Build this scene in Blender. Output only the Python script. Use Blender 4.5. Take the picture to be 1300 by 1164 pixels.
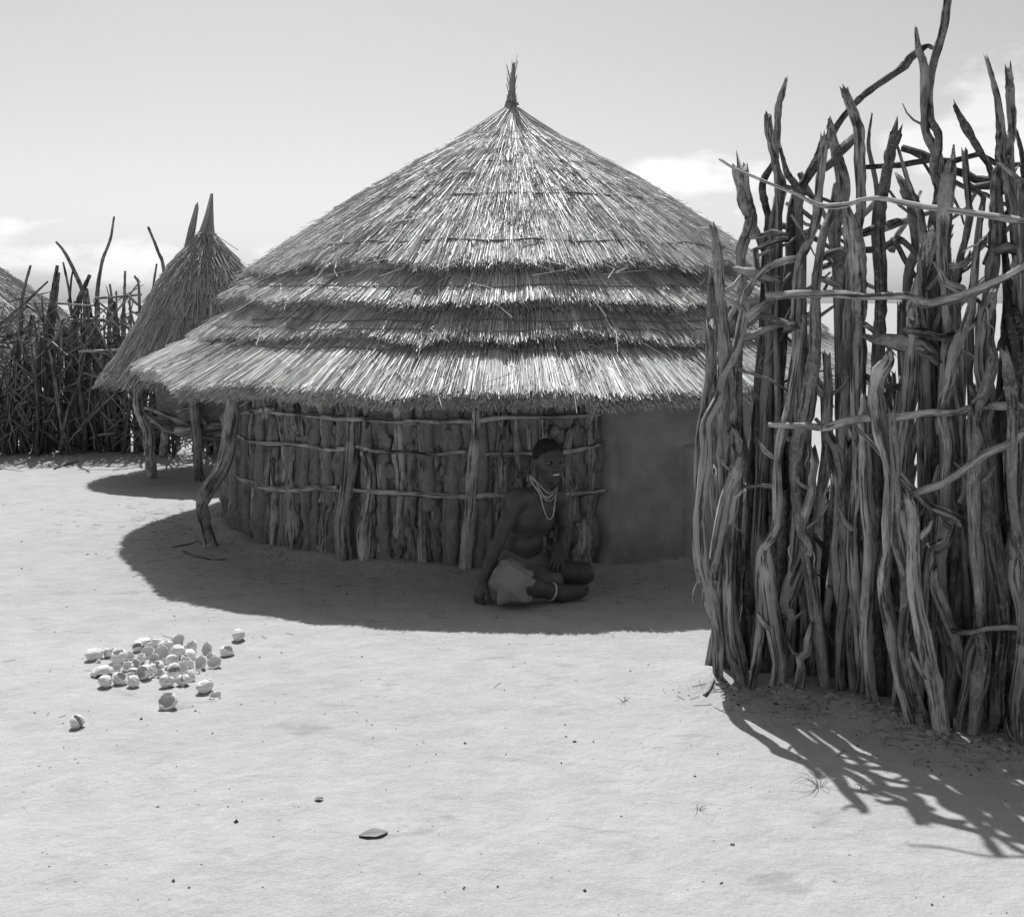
import bpy, bmesh, math, random
import numpy as np
from mathutils import Vector, Matrix
for o in list(bpy.data.objects): bpy.data.objects.remove(o, do_unlink=True)
sc = bpy.context.scene
COL = sc.collection
random.seed(7)
RNG = np.random.default_rng(11)

# ------------------------------------------------------------------ camera
F, HZ, CX, CH = 1500.0, 385.0, 650.0, 1.37      # focal length and horizon in photo pixels, camera height
PW, PH = 1300.0, 1164.0
cd = bpy.data.cameras.new('camera'); cam = bpy.data.objects.new('camera', cd); COL.objects.link(cam)
cam.location = (0, 0, CH); cam.rotation_euler = (math.radians(90), 0, 0)
cd.sensor_fit = 'HORIZONTAL'; cd.sensor_width = 36.0; cd.lens = 36.0*F/PW
cd.shift_y = -(PH/2-HZ)/PW; cd.clip_start = .05; cd.clip_end = 20000
sc.camera = cam
def P(px, py, d): return ((px-CX)/F*d, d, CH-(py-HZ)/F*d)
def gd(py): return F*CH/(py-HZ)                 # depth of the flat ground seen at a row
def G(px, py): d = gd(py); return ((px-CX)/F*d, d)

# ------------------------------------------------------------------ sun, sky, exposure
SUN = Vector((-.12, .61, .90)).normalized()     # towards the sun: high, behind the hut
el = math.asin(SUN.z); az = math.atan2(SUN.x, SUN.y)
sd = bpy.data.lights.new('sun', 'SUN'); sd.energy = 5.0; sd.angle = math.radians(.53); sd.color = (1, 1, 1)
sun = bpy.data.objects.new('sun', sd); COL.objects.link(sun)
sun.rotation_euler = (-SUN).to_track_quat('-Z', 'Y').to_euler(); sun.location = (0, 0, 30)
W = bpy.data.worlds.new('World'); sc.world = W; W.use_nodes = True
wt = W.node_tree; wn = wt.nodes; wn.clear()
def wnode(t, **k):
    n = wn.new(t)
    for a, b in k.items(): setattr(n, a, b)
    return n
def wmath(op, a, b=None, c=None, clamp=False):
    n = wn.new('ShaderNodeMath'); n.operation = op; n.use_clamp = clamp
    for i, v in enumerate((a, b, c)):
        if v is None: continue
        if isinstance(v, (int, float)): n.inputs[i].default_value = v
        else: wt.links.new(v, n.inputs[i])
    return n.outputs[0]
sky = wnode('ShaderNodeTexSky', sky_type='NISHITA'); sky.sun_disc = False
sky.sun_elevation = el; sky.sun_rotation = az; sky.dust_density = 2.6; sky.air_density = 1.0; sky.altitude = 600
bw = wnode('ShaderNodeRGBToBW'); wt.links.new(sky.outputs[0], bw.inputs[0])
tc = wnode('ShaderNodeTexCoord'); sep = wnode('ShaderNodeSeparateXYZ'); wt.links.new(tc.outputs['Generated'], sep.inputs[0])
az_ = wmath('ARCTAN2', sep.outputs[0], sep.outputs[1]); el_ = wmath('ARCSINE', sep.outputs[2])
mp = wnode('ShaderNodeMapping'); mp.inputs['Scale'].default_value = (1, 1, 2.1); wt.links.new(tc.outputs['Generated'], mp.inputs[0])
n1 = wnode('ShaderNodeTexNoise'); n1.inputs['Scale'].default_value = 13; n1.inputs['Detail'].default_value = 5; n1.inputs['Roughness'].default_value = .58
wt.links.new(mp.outputs[0], n1.inputs['Vector'])
n2 = wnode('ShaderNodeTexNoise'); n2.inputs['Scale'].default_value = 3.1; n2.inputs['Detail'].default_value = 1
wt.links.new(mp.outputs[0], n2.inputs['Vector'])
blob = None
aev = wnode('ShaderNodeCombineXYZ'); wt.links.new(az_, aev.inputs[0]); wt.links.new(el_, aev.inputs[1])
def ae(px, py): u, v = (px-CX)/F, (HZ-py)/F; return math.atan(u), math.asin(v/math.sqrt(1+u*u+v*v))
for px, py, sx, sy, a in ((868, 228, 66, 22, 1.0), (1215, 185, 62, 34, .95), (1255, 142, 46, 36, 1.0), (1300, 170, 60, 60, .9), (60, 318, 80, 34, .72), (170, 332, 70, 26, .65), (362, 306, 40, 18, .6), (1020, 250, 70, 20, .5)):
    a0, e0 = ae(px, py); kx, ky = F/sx*.62, F/sy*.62
    v1 = wnode('ShaderNodeVectorMath', operation='MULTIPLY_ADD'); wt.links.new(aev.outputs[0], v1.inputs[0]); v1.inputs[1].default_value = (kx, ky, 0); v1.inputs[2].default_value = (-a0*kx, -e0*ky, 0)
    v2 = wnode('ShaderNodeVectorMath', operation='LENGTH'); wt.links.new(v1.outputs[0], v2.inputs[0])
    g = wmath('MULTIPLY_ADD', v2.outputs['Value'], -a*.75, a*1.12)
    blob = g if blob is None else wmath('MAXIMUM', blob, g)
# a broken belt of the same small clouds low down all round the horizon, outside the part in view
band = wmath('MULTIPLY', wmath('SUBTRACT', 1.0, wmath('MULTIPLY', wmath('ABSOLUTE', wmath('SUBTRACT', el_, .10)), 9.0), clamp=True), wmath('GREATER_THAN', wmath('ABSOLUTE', az_), .62))
gen = wmath('MULTIPLY', band, wmath('MULTIPLY', wmath('SUBTRACT', n2.outputs['Fac'], .47), 7.0, clamp=True))
dens = wmath('MAXIMUM', wmath('MAXIMUM', blob, gen), 0.0)
cl = wmath('MULTIPLY', wmath('SUBTRACT', wmath('ADD', dens, wmath('MULTIPLY', wmath('SUBTRACT', n1.outputs['Fac'], .5), 1.7)), .46), 3.2, clamp=True)
val = wmath('ADD', bw.outputs[0], wmath('MULTIPLY', cl, 2.0))
bg = wnode('ShaderNodeBackground'); wt.links.new(val, bg.inputs['Color']); bg.inputs['Strength'].default_value = .118
wo = wnode('ShaderNodeOutputWorld'); wt.links.new(bg.outputs[0], wo.inputs['Surface'])
sc.render.engine = 'CYCLES'
sc.cycles.max_bounces = 4; sc.cycles.diffuse_bounces = 3; sc.cycles.glossy_bounces = 2; sc.cycles.transmission_bounces = 0; sc.cycles.transparent_max_bounces = 2
sc.view_settings.view_transform = 'Standard'; sc.view_settings.look = 'None'
sc.view_settings.gamma = 1; sc.view_settings.use_curve_mapping = False
sc.view_settings.exposure = 0.0

# ------------------------------------------------------------------ noise
class VN:
    def __init__(s, seed): s.t = np.random.default_rng(seed).random((256, 256))
    def __call__(s, x, y):
        x = np.asarray(x, float); y = np.asarray(y, float)
        xi = np.floor(x).astype(int); yi = np.floor(y).astype(int); fx = x-xi; fy = y-yi
        fx = fx*fx*(3-2*fx); fy = fy*fy*(3-2*fy); t = s.t
        a = t[xi & 255, yi & 255]; b = t[(xi+1) & 255, yi & 255]; c = t[xi & 255, (yi+1) & 255]; d = t[(xi+1) & 255, (yi+1) & 255]
        return (a*(1-fx)+b*fx)*(1-fy)+(c*(1-fx)+d*fx)*fy-.5
    def fbm(s, x, y, o=4):
        r = 0; a = 1
        for k in range(o): r = r+a*s(x*2**k+17*k, y*2**k+31*k); a *= .5
        return r
vn = VN(3); vn2 = VN(5)

# ------------------------------------------------------------------ object helpers
def tag(o, label=None, cat=None, group=None, kind=None):
    if label: o['label'] = label
    if cat: o['category'] = cat
    if group: o['group'] = group
    if kind: o['kind'] = kind
    return o
def empty(name, loc, label, cat, group=None):
    o = bpy.data.objects.new(name, None); COL.objects.link(o); o.location = loc; o.empty_display_size = .1
    return tag(o, label, cat, group)
def wloc(o):
    v = Vector((0, 0, 0))
    while o is not None: v += o.location; o = o.parent
    return v
def mesh_np(name, V, Fs, attrs=None, smooth=True):
    me = bpy.data.meshes.new(name); V = np.asarray(V, np.float32); me.vertices.add(len(V)); me.vertices.foreach_set('co', V.ravel())
    Fs = [np.asarray(f, np.int32) for f in Fs if len(f)]
    idx = np.concatenate([f.ravel() for f in Fs]); tot = np.concatenate([np.full(len(f), f.shape[1], np.int32) for f in Fs])
    me.loops.add(len(idx)); me.loops.foreach_set('vertex_index', idx)
    me.polygons.add(len(tot)); me.polygons.foreach_set('loop_start', np.concatenate([[0], np.cumsum(tot)[:-1]]).astype(np.int32))
    me.polygons.foreach_set('use_smooth', np.full(len(tot), smooth))
    for k, a in (attrs or {}).items():
        a = np.asarray(a, np.float32)
        if a.ndim == 1: at = me.attributes.new(k, 'FLOAT', 'POINT'); at.data.foreach_set('value', a)
        else: at = me.attributes.new(k, 'FLOAT_VECTOR', 'POINT'); at.data.foreach_set('vector', a.ravel())
    me.update(calc_edges=True); me.validate()
    return me
def put(name, V, Fs, mat, parent=None, attrs=None, smooth=True, kind=None, loc=None):
    V = np.array(V, float)
    if parent is not None: V = V-np.array(wloc(parent))
    elif loc is not None: V = V-np.array(loc)
    me = mesh_np(name, V, Fs, attrs, smooth); me.materials.append(mat)
    o = bpy.data.objects.new(name, me); COL.objects.link(o)
    if parent is not None: o.parent = parent
    elif loc is not None: o.location = loc
    if kind: o['kind'] = kind
    return o

# ------------------------------------------------------------------ materials (a black and white photograph: all greys)
def new_mat(name):
    m = bpy.data.materials.new(name); m.use_nodes = True; nt = m.node_tree
    return m, nt, nt.nodes['Principled BSDF']
def nd(nt, t, ins=None, **k):
    n = nt.nodes.new(t)
    for a, b in k.items(): setattr(n, a, b)
    for a, b in (ins or {}).items():
        if hasattr(b, 'is_output') or isinstance(b, bpy.types.NodeSocket): nt.links.new(b, n.inputs[a])
        else: n.inputs[a].default_value = b
    return n
def mth(nt, op, a, b=None, clamp=False):
    d = {0: a}
    if b is not None: d[1] = b
    return nd(nt, 'ShaderNodeMath', d, operation=op, use_clamp=clamp).outputs[0]
def grey(nt, fac): return nd(nt, 'ShaderNodeCombineXYZ', {0: fac, 1: fac, 2: fac}).outputs[0]
def ramp(nt, fac, stops):
    r = nd(nt, 'ShaderNodeValToRGB', {'Fac': fac}); cr = r.color_ramp
    while len(cr.elements) < len(stops): cr.elements.new(.5)
    for e, (p, v) in zip(cr.elements, stops): e.position = p; e.color = (v, v, v, 1)
    return r.outputs[0]
def noise(nt, vec, scale, detail=4, rough=.55):
    return nd(nt, 'ShaderNodeTexNoise', {'Vector': vec, 'Scale': scale, 'Detail': detail, 'Roughness': rough}).outputs['Fac']

def wood_mat(name, base, var, bark=False, crack=1.0):
    m, nt, b = new_mat(name)
    at = nd(nt, 'ShaderNodeAttribute', attribute_name='grain').outputs['Vector']
    g1 = nd(nt, 'ShaderNodeMapping', {'Vector': at, 'Scale': (1, 1, .07)}).outputs[0]
    fine = noise(nt, g1, 260, 4, .6); mid = noise(nt, g1, 75, 3, .6)
    patch = noise(nt, at, 9, 3, .6)
    tone = nd(nt, 'ShaderNodeAttribute', attribute_name='tone').outputs['Fac']
    c = mth(nt, 'ADD', mth(nt, 'MULTIPLY', mth(nt, 'SUBTRACT', fine, .5), var*1.3), base)
    c = mth(nt, 'ADD', c, mth(nt, 'MULTIPLY', mth(nt, 'SUBTRACT', patch, .5), var*1.9))
    ck = ramp(nt, mid, ((0, .18), (.37, .22), (.46, .95), (1, 1.0)))
    c = mth(nt, 'MULTIPLY', mth(nt, 'MULTIPLY', c, tone), ck, )
    hgt = mth(nt, 'ADD', mth(nt, 'MULTIPLY', fine, .5), mth(nt, 'MULTIPLY', ck, 1.0*crack))
    if bark:
        sp = noise(nt, at, 55, 4, .6); lich = ramp(nt, sp, ((0, 0), (.54, 0), (.62, 1), (1, 1)))
        c = mth(nt, 'ADD', c, mth(nt, 'MULTIPLY', lich, .13))
        hgt = mth(nt, 'ADD', hgt, mth(nt, 'MULTIPLY', noise(nt, at, 90, 5, .65), 1.6))
    scar = ramp(nt, noise(nt, nd(nt, 'ShaderNodeMapping', {'Vector': at, 'Scale': (1, 1, .35)}).outputs[0], 24, 3, .65), ((0, .45), (.36, .5), (.45, 1), (1, 1)))
    c = mth(nt, 'MULTIPLY', c, scar); hgt = mth(nt, 'ADD', hgt, mth(nt, 'MULTIPLY', scar, .8))
    c = mth(nt, 'MAXIMUM', c, .03)
    nt.links.new(grey(nt, c), b.inputs['Base Color']); b.inputs['Roughness'].default_value = .85
    b.inputs['Specular IOR Level'].default_value = .25
    bp = nd(nt, 'ShaderNodeBump', {'Height': hgt, 'Strength': 1.0, 'Distance': .010})
    nt.links.new(bp.outputs[0], b.inputs['Normal'])
    return m
M_split = wood_mat('weathered_split_wood', .43, .48)
M_bark = wood_mat('bark_covered_wood', .28, .34, bark=True)
M_pale = wood_mat('pale_stripped_wood', .55, .3)
M_wallwood = wood_mat('wall_wood', .37, .44, crack=1.2)
M_far = wood_mat('far_brush_wood', .25, .3)

def straw_mat(name, lo, hi, rough=.42):
    m, nt, b = new_mat(name)
    tone = nd(nt, 'ShaderNodeAttribute', attribute_name='tone').outputs['Fac']
    pos = nd(nt, 'ShaderNodeTexCoord').outputs['Object']
    n = noise(nt, pos, 2.2, 4, .6)
    c = mth(nt, 'ADD', mth(nt, 'MULTIPLY', tone, hi-lo), lo)
    c = mth(nt, 'MULTIPLY', c, ramp(nt, n, ((0, .72), (.38, .8), (.62, 1.08), (1, 1.15))))
    nt.links.new(grey(nt, c), b.inputs['Base Color']); b.inputs['Roughness'].default_value = rough
    b.inputs['Specular IOR Level'].default_value = .36
    return m
M_straw = straw_mat('dry_thatch_straw', .36, .86, .5)
M_straw2 = straw_mat('old_thatch_straw', .20, .58, .6)
def flat_mat(name, v, var=.1, scale=8, rough=.9, bump=.3, bscale=40, dist=.006):
    m, nt, b = new_mat(name); pos = nd(nt, 'ShaderNodeTexCoord').outputs['Object']
    n = noise(nt, pos, scale, 6, .6); c = mth(nt, 'ADD', mth(nt, 'MULTIPLY', mth(nt, 'SUBTRACT', n, .5), var), v)
    nt.links.new(grey(nt, c), b.inputs['Base Color']); b.inputs['Roughness'].default_value = rough
    b.inputs['Specular IOR Level'].default_value = .25
    if bump:
        bp = nd(nt, 'ShaderNodeBump', {'Height': noise(nt, pos, bscale, 6, .65), 'Strength': bump, 'Distance': dist}); nt.links.new(bp.outputs[0], b.inputs['Normal'])
    return m
M_mud = flat_mat('cracked_mud', .30, .36, 18, .95, 1.0, 45, .03)
M_plaster = flat_mat('smooth_mud_plaster', .24, .34, 5.5, .95, .8, 28, .012)
M_cord = flat_mat('twisted_bark_cord', .16, .12, 30, .9, .4, 120)
M_shell = flat_mat('pale_fruit_shell', .76, .3, 38, .55, .3, 60, .004)
M_skin = flat_mat('dark_skin', .070, .045, 26, .4, .25, 170, .002)
M_hair = flat_mat('short_hair', .024, .01, 60, .9, 1.0, 260, .004)
M_cloth_d = flat_mat('grey_cotton', .17, .05, 12, .95, .35, 40, .006)
M_cloth_l = flat_mat('pale_cotton', .25, .07, 14, .95, .35, 40, .006)
M_bead = flat_mat('pale_beads', .62, .1, 30, .4, 0)
M_eye = flat_mat('eye_white', .16, .02, 30, .3, 0)
M_iris = flat_mat('dark_iris', .012, .0, 30, .2, 0)
M_tooth = flat_mat('tooth', .75, .02, 30, .3, 0)
M_lip = flat_mat('lip', .075, .02, 30, .4, 0)
M_litter = flat_mat('dark_litter', .10, .12, 20, .9, .4, 90)
M_leaf = flat_mat('dry_leaf', .24, .14, 30, .8, .4, 90)

m, nt, b = new_mat('pale_sand')
pos = nd(nt, 'ShaderNodeTexCoord').outputs['Object']
big = noise(nt, pos, .8, 3, .6); mid = noise(nt, nd(nt, 'ShaderNodeMapping', {'Vector': pos, 'Scale': (1, 1.25, 1), 'Rotation': (0, 0, .3)}).outputs[0], 7, 5, .62); fine = noise(nt, pos, 140, 2, .7)
c = mth(nt, 'ADD', .40, mth(nt, 'MULTIPLY', mth(nt, 'SUBTRACT', big, .5), .11))
c = mth(nt, 'ADD', c, mth(nt, 'MULTIPLY', mth(nt, 'SUBTRACT', mid, .5), .17))
c = mth(nt, 'ADD', c, mth(nt, 'MULTIPLY', mth(nt, 'SUBTRACT', fine, .5), .18))
vo = nd(nt, 'ShaderNodeTexVoronoi', {'Vector': pos, 'Scale': 15.0, 'Randomness': 1.0}); spk = ramp(nt, vo.outputs['Distance'], ((0, .45), (.055, .5), (.085, 1), (1, 1)))
gate = ramp(nt, noise(nt, pos, 5.3, 2), ((0, 1), (.52, 1), (.56, 0), (1, 0)))
spk = mth(nt, 'MAXIMUM', spk, gate)
smu = ramp(nt, noise(nt, nd(nt, 'ShaderNodeMapping', {'Vector': pos, 'Scale': (1, 2.0, 1), 'Rotation': (0, 0, -.35)}).outputs[0], 3.3, 3, .7), ((0, .74), (.30, .8), (.40, 1), (1, 1)))
c = mth(nt, 'MULTIPLY', mth(nt, 'MULTIPLY', c, spk), smu)
nt.links.new(grey(nt, c), b.inputs['Base Color']); b.inputs['Roughness'].default_value = .95; b.inputs['Specular IOR Level'].default_value = .1
hh = mth(nt, 'ADD', mth(nt, 'MULTIPLY', noise(nt, pos, 22, 4, .62), 1.0), mth(nt, 'MULTIPLY', fine, .10))
bp = nd(nt, 'ShaderNodeBump', {'Height': hh, 'Strength': .5, 'Distance': .022}); nt.links.new(bp.outputs[0], b.inputs['Normal'])
M_sand = m

# ------------------------------------------------------------------ ground
fx_ = np.array([905, 950, 1000, 1050, 1105, 1150, 1170, 1195, 1240, 1293, 1420, 1600.])
fy_ = np.array([868, 872, 878, 882, 902, 916, 932, 932, 934, 947, 975, 1010.])
def fence_d(px): return gd(np.interp(px, fx_, fy_))
FL = np.array([G(a, b_) for a, b_ in zip(fx_, fy_)])
HUT = (0.0, 7.95); RW = 1.86
def gh(x, y):
    x = np.asarray(x, float); y = np.asarray(y, float); near = np.clip(1.5-np.hypot(x, y-5)/14, 0, 1)
    h = near*(.030*vn.fbm(x*.55+9, y*.55+4, 3)+.006*vn2.fbm(x*3.1, y*3.1, 4)+.004*vn.fbm(x*11, y*11, 2))
    r = np.hypot(x-HUT[0], y-HUT[1]); h = h+.03*np.exp(-((r-RW-.03)/.13)**2)*(1+1.2*vn2(x*5, y*5))
    dm = np.full(x.shape, 9.0)
    for (ax, ay), (bx, by) in zip(FL[:-1], FL[1:]):
        t = np.clip(((x-ax)*(bx-ax)+(y-ay)*(by-ay))/((bx-ax)**2+(by-ay)**2), 0, 1); dm = np.minimum(dm, np.hypot(x-ax-t*(bx-ax), y-.03-ay-t*(by-ay)))
    h = h+.03*np.exp(-(dm/.16)**2)*(1+1.6*vn(x*7, y*7))
    return h-.012
def axis(a, b_, step, far):
    core = np.arange(a, b_+1e-6, step); s = step; lo = []; hi = []; p = a
    while p > -far: s *= 1.28; p -= s; lo.append(p)
    s = step; p = b_
    while p < far: s *= 1.28; p += s; hi.append(p)
    return np.concatenate([lo[::-1], core, hi])
gx = axis(-4.2, 3.2, .024, 4000); gy = axis(1.8, 8.2, .024, 4000)
X, Y = np.meshgrid(gx, gy, indexing='ij'); Z = gh(X, Y)
ni, nj = X.shape; I = np.arange(ni*nj).reshape(ni, nj)
q = np.stack([I[:-1, :-1], I[1:, :-1], I[1:, 1:], I[:-1, 1:]], -1).reshape(-1, 4)
tag(put('ground', np.stack([X, Y, Z], -1).reshape(-1, 3), [q], M_sand), kind='structure')
def ghf(x, y): return float(gh(np.array([x]), np.array([y]))[0])

# ------------------------------------------------------------------ poles, sticks, cords
def catmull(pts, n):
    p = np.array(pts, float)
    if len(p) == 2: t = np.linspace(0, 1, n)[:, None]; return p[0]*(1-t)+p[1]*t
    e = np.vstack([2*p[0]-p[1], p, 2*p[-1]-p[-2]]); L = len(p)-1; out = []
    for u in np.linspace(0, L, n):
        i = min(int(u), L-1); t = u-i; a, b_, c_, d_ = e[i], e[i+1], e[i+2], e[i+3]
        out.append(.5*((2*b_)+(-a+c_)*t+(2*a-5*b_+4*c_-d_)*t*t+(-a+3*b_-3*c_+d_)*t**3))
    return np.array(out)
def pole_geo(pts, rad, rng, sides=11, seg=.055, rough=.16, flat=None, jag=0.0, knots=0, wob=0.0, taper_end=None):
    """a gnarled stick: spline through pts, uneven grooved cross-section, splintered end at the last point"""
    pts = np.array(pts, float); L = np.sum(np.linalg.norm(np.diff(pts, axis=0), axis=1)); n = max(4, int(L/seg)+1)
    c = catmull(pts, n); r = catmull(np.array(rad, float)[:, None], n)[:, 0].clip(min=min(rad)*.8)
    s = np.linspace(0, L, n)
    if wob: c = c+np.stack([np.interp(s, np.linspace(0, L, 9), rng.normal(0, wob, 9)) for _ in range(3)], 1)
    a = np.linspace(0, 2*np.pi, sides, endpoint=False)
    prof = 1+rough*rng.normal(0, .75, sides); prof[rng.integers(0, sides)] -= rough*1.3
    cs, sn = np.cos(a)*prof, np.sin(a)*prof
    if flat: k, th = flat; cs, sn = cs*math.cos(th)-sn*k*math.sin(th), cs*math.sin(th)+sn*k*math.cos(th)
    tw = np.interp(s, np.linspace(0, L, 4), np.cumsum(rng.normal(0, .05 if flat else .22, 4)))
    kn = np.ones((n, sides))
    for _ in range(knots):
        i0 = rng.uniform(.1, .9)*n; k0 = rng.uniform(0, sides); w = rng.uniform(.7, 1.6)
        da = np.minimum(np.abs(np.arange(sides)-k0), sides-np.abs(np.arange(sides)-k0))
        kn += rng.uniform(.15, .45)*np.exp(-((np.arange(n)[:, None]-i0)/w)**2-(da[None]/1.6)**2)
    rr = r[:, None]*kn*(1+.06*rng.normal(0, 1, (n, 1))+.045*rng.normal(0, 1, (n, sides)))
    T = np.gradient(c, axis=0); T /= np.linalg.norm(T, axis=1)[:, None]
    ref = np.array([0, 1., 0]) if abs(T[:, 1]).mean() < .8 else np.array([1., 0, 0])
    U = np.cross(ref, T); U /= np.linalg.norm(U, axis=1)[:, None]; Vv = np.cross(T, U)
    ca = cs[None]*np.cos(tw)[:, None]-sn[None]*np.sin(tw)[:, None]; sa = cs[None]*np.sin(tw)[:, None]+sn[None]*np.cos(tw)[:, None]
    V = c[:, None]+rr[..., None]*(ca[..., None]*U[:, None]+sa[..., None]*Vv[:, None])
    if jag: V[-1] += (rng.normal(0, 1, sides)*jag)[:, None]*T[-1]
    gr = np.stack([rr*ca, rr*sa, np.repeat(s[:, None], sides, 1)], -1).reshape(-1, 3)+rng.uniform(-40, 40, 3)
    V = V.reshape(-1, 3); I = np.arange(n*sides).reshape(n, sides); J = np.roll(I, -1, 1)
    q = np.stack([I[:-1], J[:-1], J[1:], I[1:]], -1).reshape(-1, 4)
    nv = len(V); V = np.vstack([V, c[0], c[-1]-T[-1]*jag*.8]); gr = np.vstack([gr, gr[0], gr[-1]])
    t1 = np.stack([J[0], I[0], np.full(sides, nv)], -1); t2 = np.stack([I[-1], J[-1], np.full(sides, nv+1)], -1)
    return V, q, np.vstack([t1, t2]), gr
def merge(geos):
    V, Q, T, A = [], [], [], []; o = 0
    for v, q_, t, g in geos: V.append(v); Q.append(q_+o); T.append(t+o); A.append(g); o += len(v)
    return np.vstack(V), np.vstack(Q), np.vstack(T), np.vstack(A)
def stick(name, geos, mat, parent=None, tone=1.0, loc=None, kind=None):
    V, Q, T, A = merge(geos if isinstance(geos, list) else [geos])
    return put(name, V, [Q, T], mat, parent, {'grain': A, 'tone': np.full(len(V), tone)}, loc=loc, kind=kind)
def cord(name, pts, r, mat, parent, rng, sides=5, seg=.03):
    V, Q, T, A = pole_geo(pts, [r]*len(pts), rng, sides, seg, .1)
    return put(name, V, [Q, T], mat, parent, {'grain': A, 'tone': np.ones(len(V))})

# ------------------------------------------------------------------ thatch
def straw_mesh(p, r, tone):
    """p (n,k,3) centre lines, r (n,k) radii: three-sided straws, one mesh"""
    n, k, _ = p.shape
    t = np.gradient(p, axis=1); t /= np.linalg.norm(t, axis=2, keepdims=True)+1e-9
    ref = RNG.normal(0, 1, (n, 1, 3)); u = np.cross(t, ref); u /= np.linalg.norm(u, axis=2, keepdims=True)+1e-9; v = np.cross(t, u)
    a = np.arange(3)*2*np.pi/3
    V = p[:, :, None]+r[:, :, None, None]*(np.cos(a)[None, None, :, None]*u[:, :, None]+np.sin(a)[None, None, :, None]*v[:, :, None])
    I = np.arange(n*k*3).reshape(n, k, 3); J = np.roll(I, -1, 2)
    q_ = np.stack([I[:, :-1], J[:, :-1], J[:, 1:], I[:, 1:]], -1).reshape(-1, 4)
    t_ = I[:, -1].reshape(-1, 3)
    return V.reshape(-1, 3), q_, t_, np.repeat(tone, k*3)
class Prof:
    """roof profile: (radius, height) from top to eave, straws run down it"""
    def __init__(s, pts, cx, cy, rise=0.0):
        s.rise = rise
        s.p = np.array(pts, float); d = np.linalg.norm(np.diff(s.p, axis=0), axis=1); s.s = np.concatenate([[0], np.cumsum(d)]); s.L = s.s[-1]; s.cx, s.cy = cx, cy
    def at(s, t, ph, off, lat=0):
        r = np.interp(t, s.s, s.p[:, 0]); z = np.interp(t, s.s, s.p[:, 1])
        over = np.maximum(t-s.L, 0); dd = s.p[-1]-s.p[-2]; dd = dd/np.linalg.norm(dd); r = r+over*dd[0]; z = z+over*dd[1]
        e = .02; dr = np.interp(np.minimum(t+e, s.L), s.s, s.p[:, 0])-np.interp(np.minimum(t+e, s.L)-2*e, s.s, s.p[:, 0]); dz = np.interp(np.minimum(t+e, s.L), s.s, s.p[:, 1])-np.interp(np.minimum(t+e, s.L)-2*e, s.s, s.p[:, 1])
        m_ = np.hypot(dr, dz)+1e-9; r = r-dz/m_*off; z = z+dr/m_*off+s.rise*(1-np.cos(ph))*np.clip(t/s.L, 0, 1.2)
        return np.stack([s.cx+r*np.sin(ph)+lat*np.cos(ph), s.cy-r*np.cos(ph)+lat*np.sin(ph), z], -1)
def thatch(prof, n, length, rad, th, edge_sd=.018, lat=.02, lift=.012, nedge=0, t0=0.0, uneven=.02, seed=0, edge_len=.12, tones=(.55, .17), k=3, front=1.0, spread=None, droop=0.0, pe=.35):
    g = np.random.default_rng(seed); out = []
    off = g.uniform(0, 50)
    def edge(ph): return prof.L+uneven*1.6*vn.fbm(ph*4.5+off, ph*0+off, 4)+.5*uneven*vn2(ph*40, ph*0+off)
    def phis(m):
        ph = g.uniform(-np.pi, np.pi, int(m)); keep = (np.abs(ph) < 1.9) | (g.random(len(ph)) < .3); return ph[keep]
    ph = phis(n); m = len(ph); L = g.uniform(*length, m)
    if spread is None: te = edge(ph)+g.normal(0, edge_sd, m)-np.abs(g.normal(0, 1, m))*0
    else:
        u = g.random(m); te = np.sqrt(u*(prof.L**2-spread**2)+spread**2); te = np.where(g.random(m) < pe, edge(ph)+g.normal(0, edge_sd, m), np.minimum(te, edge(ph)))
        # keep the density even: straws start at the radius they reach
    ts = np.maximum(te-L, t0+g.uniform(0, .04, m)); la = g.normal(0, lat, m)
    base = g.uniform(-.4, 1, m)*lift; q_ = np.linspace(0, 1, k)
    cl = vn2.fbm(ph*30, te*2+off, 2)
    pts = np.stack([prof.at(ts+(te-ts)*f, ph, base+lift*.9*f+(vn(ph*23+5, te*5)*.03)-droop*f*f, la*f) for f in q_], 1)
    to = np.clip(g.normal(tones[0], tones[1], m)+cl*.35, 0, 1.2)
    rr = g.uniform(rad*.65, rad*1.35, m)[:, None]*np.linspace(1, .8, k)[None]
    out.append(straw_mesh(pts, rr, to))
    if nedge:
        ph = phis(nedge); m = len(ph); dep = g.uniform(0, 1, m)**1.0; te = edge(ph)+g.normal(0, edge_sd*.8, m)-dep*th*.25
        L = g.uniform(edge_len*.6, edge_len*1.3, m); la = g.normal(0, lat*1.2, m)
        pts = np.stack([prof.at(te-L*(1-f), ph, -dep*th-droop*f, la*f) for f in np.linspace(0, 1, 2)], 1)
        out.append(straw_mesh(pts, np.full((m, 2), rad*.9), np.clip(g.normal(tones[0]-.12, tones[1], m), 0, 1.1)))
    V, Q, T, A = [], [], [], []; o = 0
    for v, a, t, to in out: V.append(v); Q.append(a+o); T.append(t+o); A.append(to); o += len(v)
    return np.vstack(V), np.vstack(Q), np.vstack(T), np.concatenate(A)
def roof_base(prof, th, seg=96, nt_=10, back=.05):
    """solid thatch body under the loose straws, closed at the eave"""
    ph = np.linspace(-np.pi, np.pi, seg, endpoint=False); ts = np.linspace(0, prof.L-back, nt_)
    top = [prof.at(np.full(seg, t), ph, -.012) for t in ts]; bot = [prof.at(np.full(seg, t), ph, -th) for t in ts[::-1][:max(3, nt_//2)]]
    V = np.array(top+bot).reshape(-1, 3); n = len(top)+len(bot); I = np.arange(n*seg).reshape(n, seg); J = np.roll(I, -1, 1)
    return V, np.stack([I[:-1], I[1:], J[1:], J[:-1]], -1).reshape(-1, 4)
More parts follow.
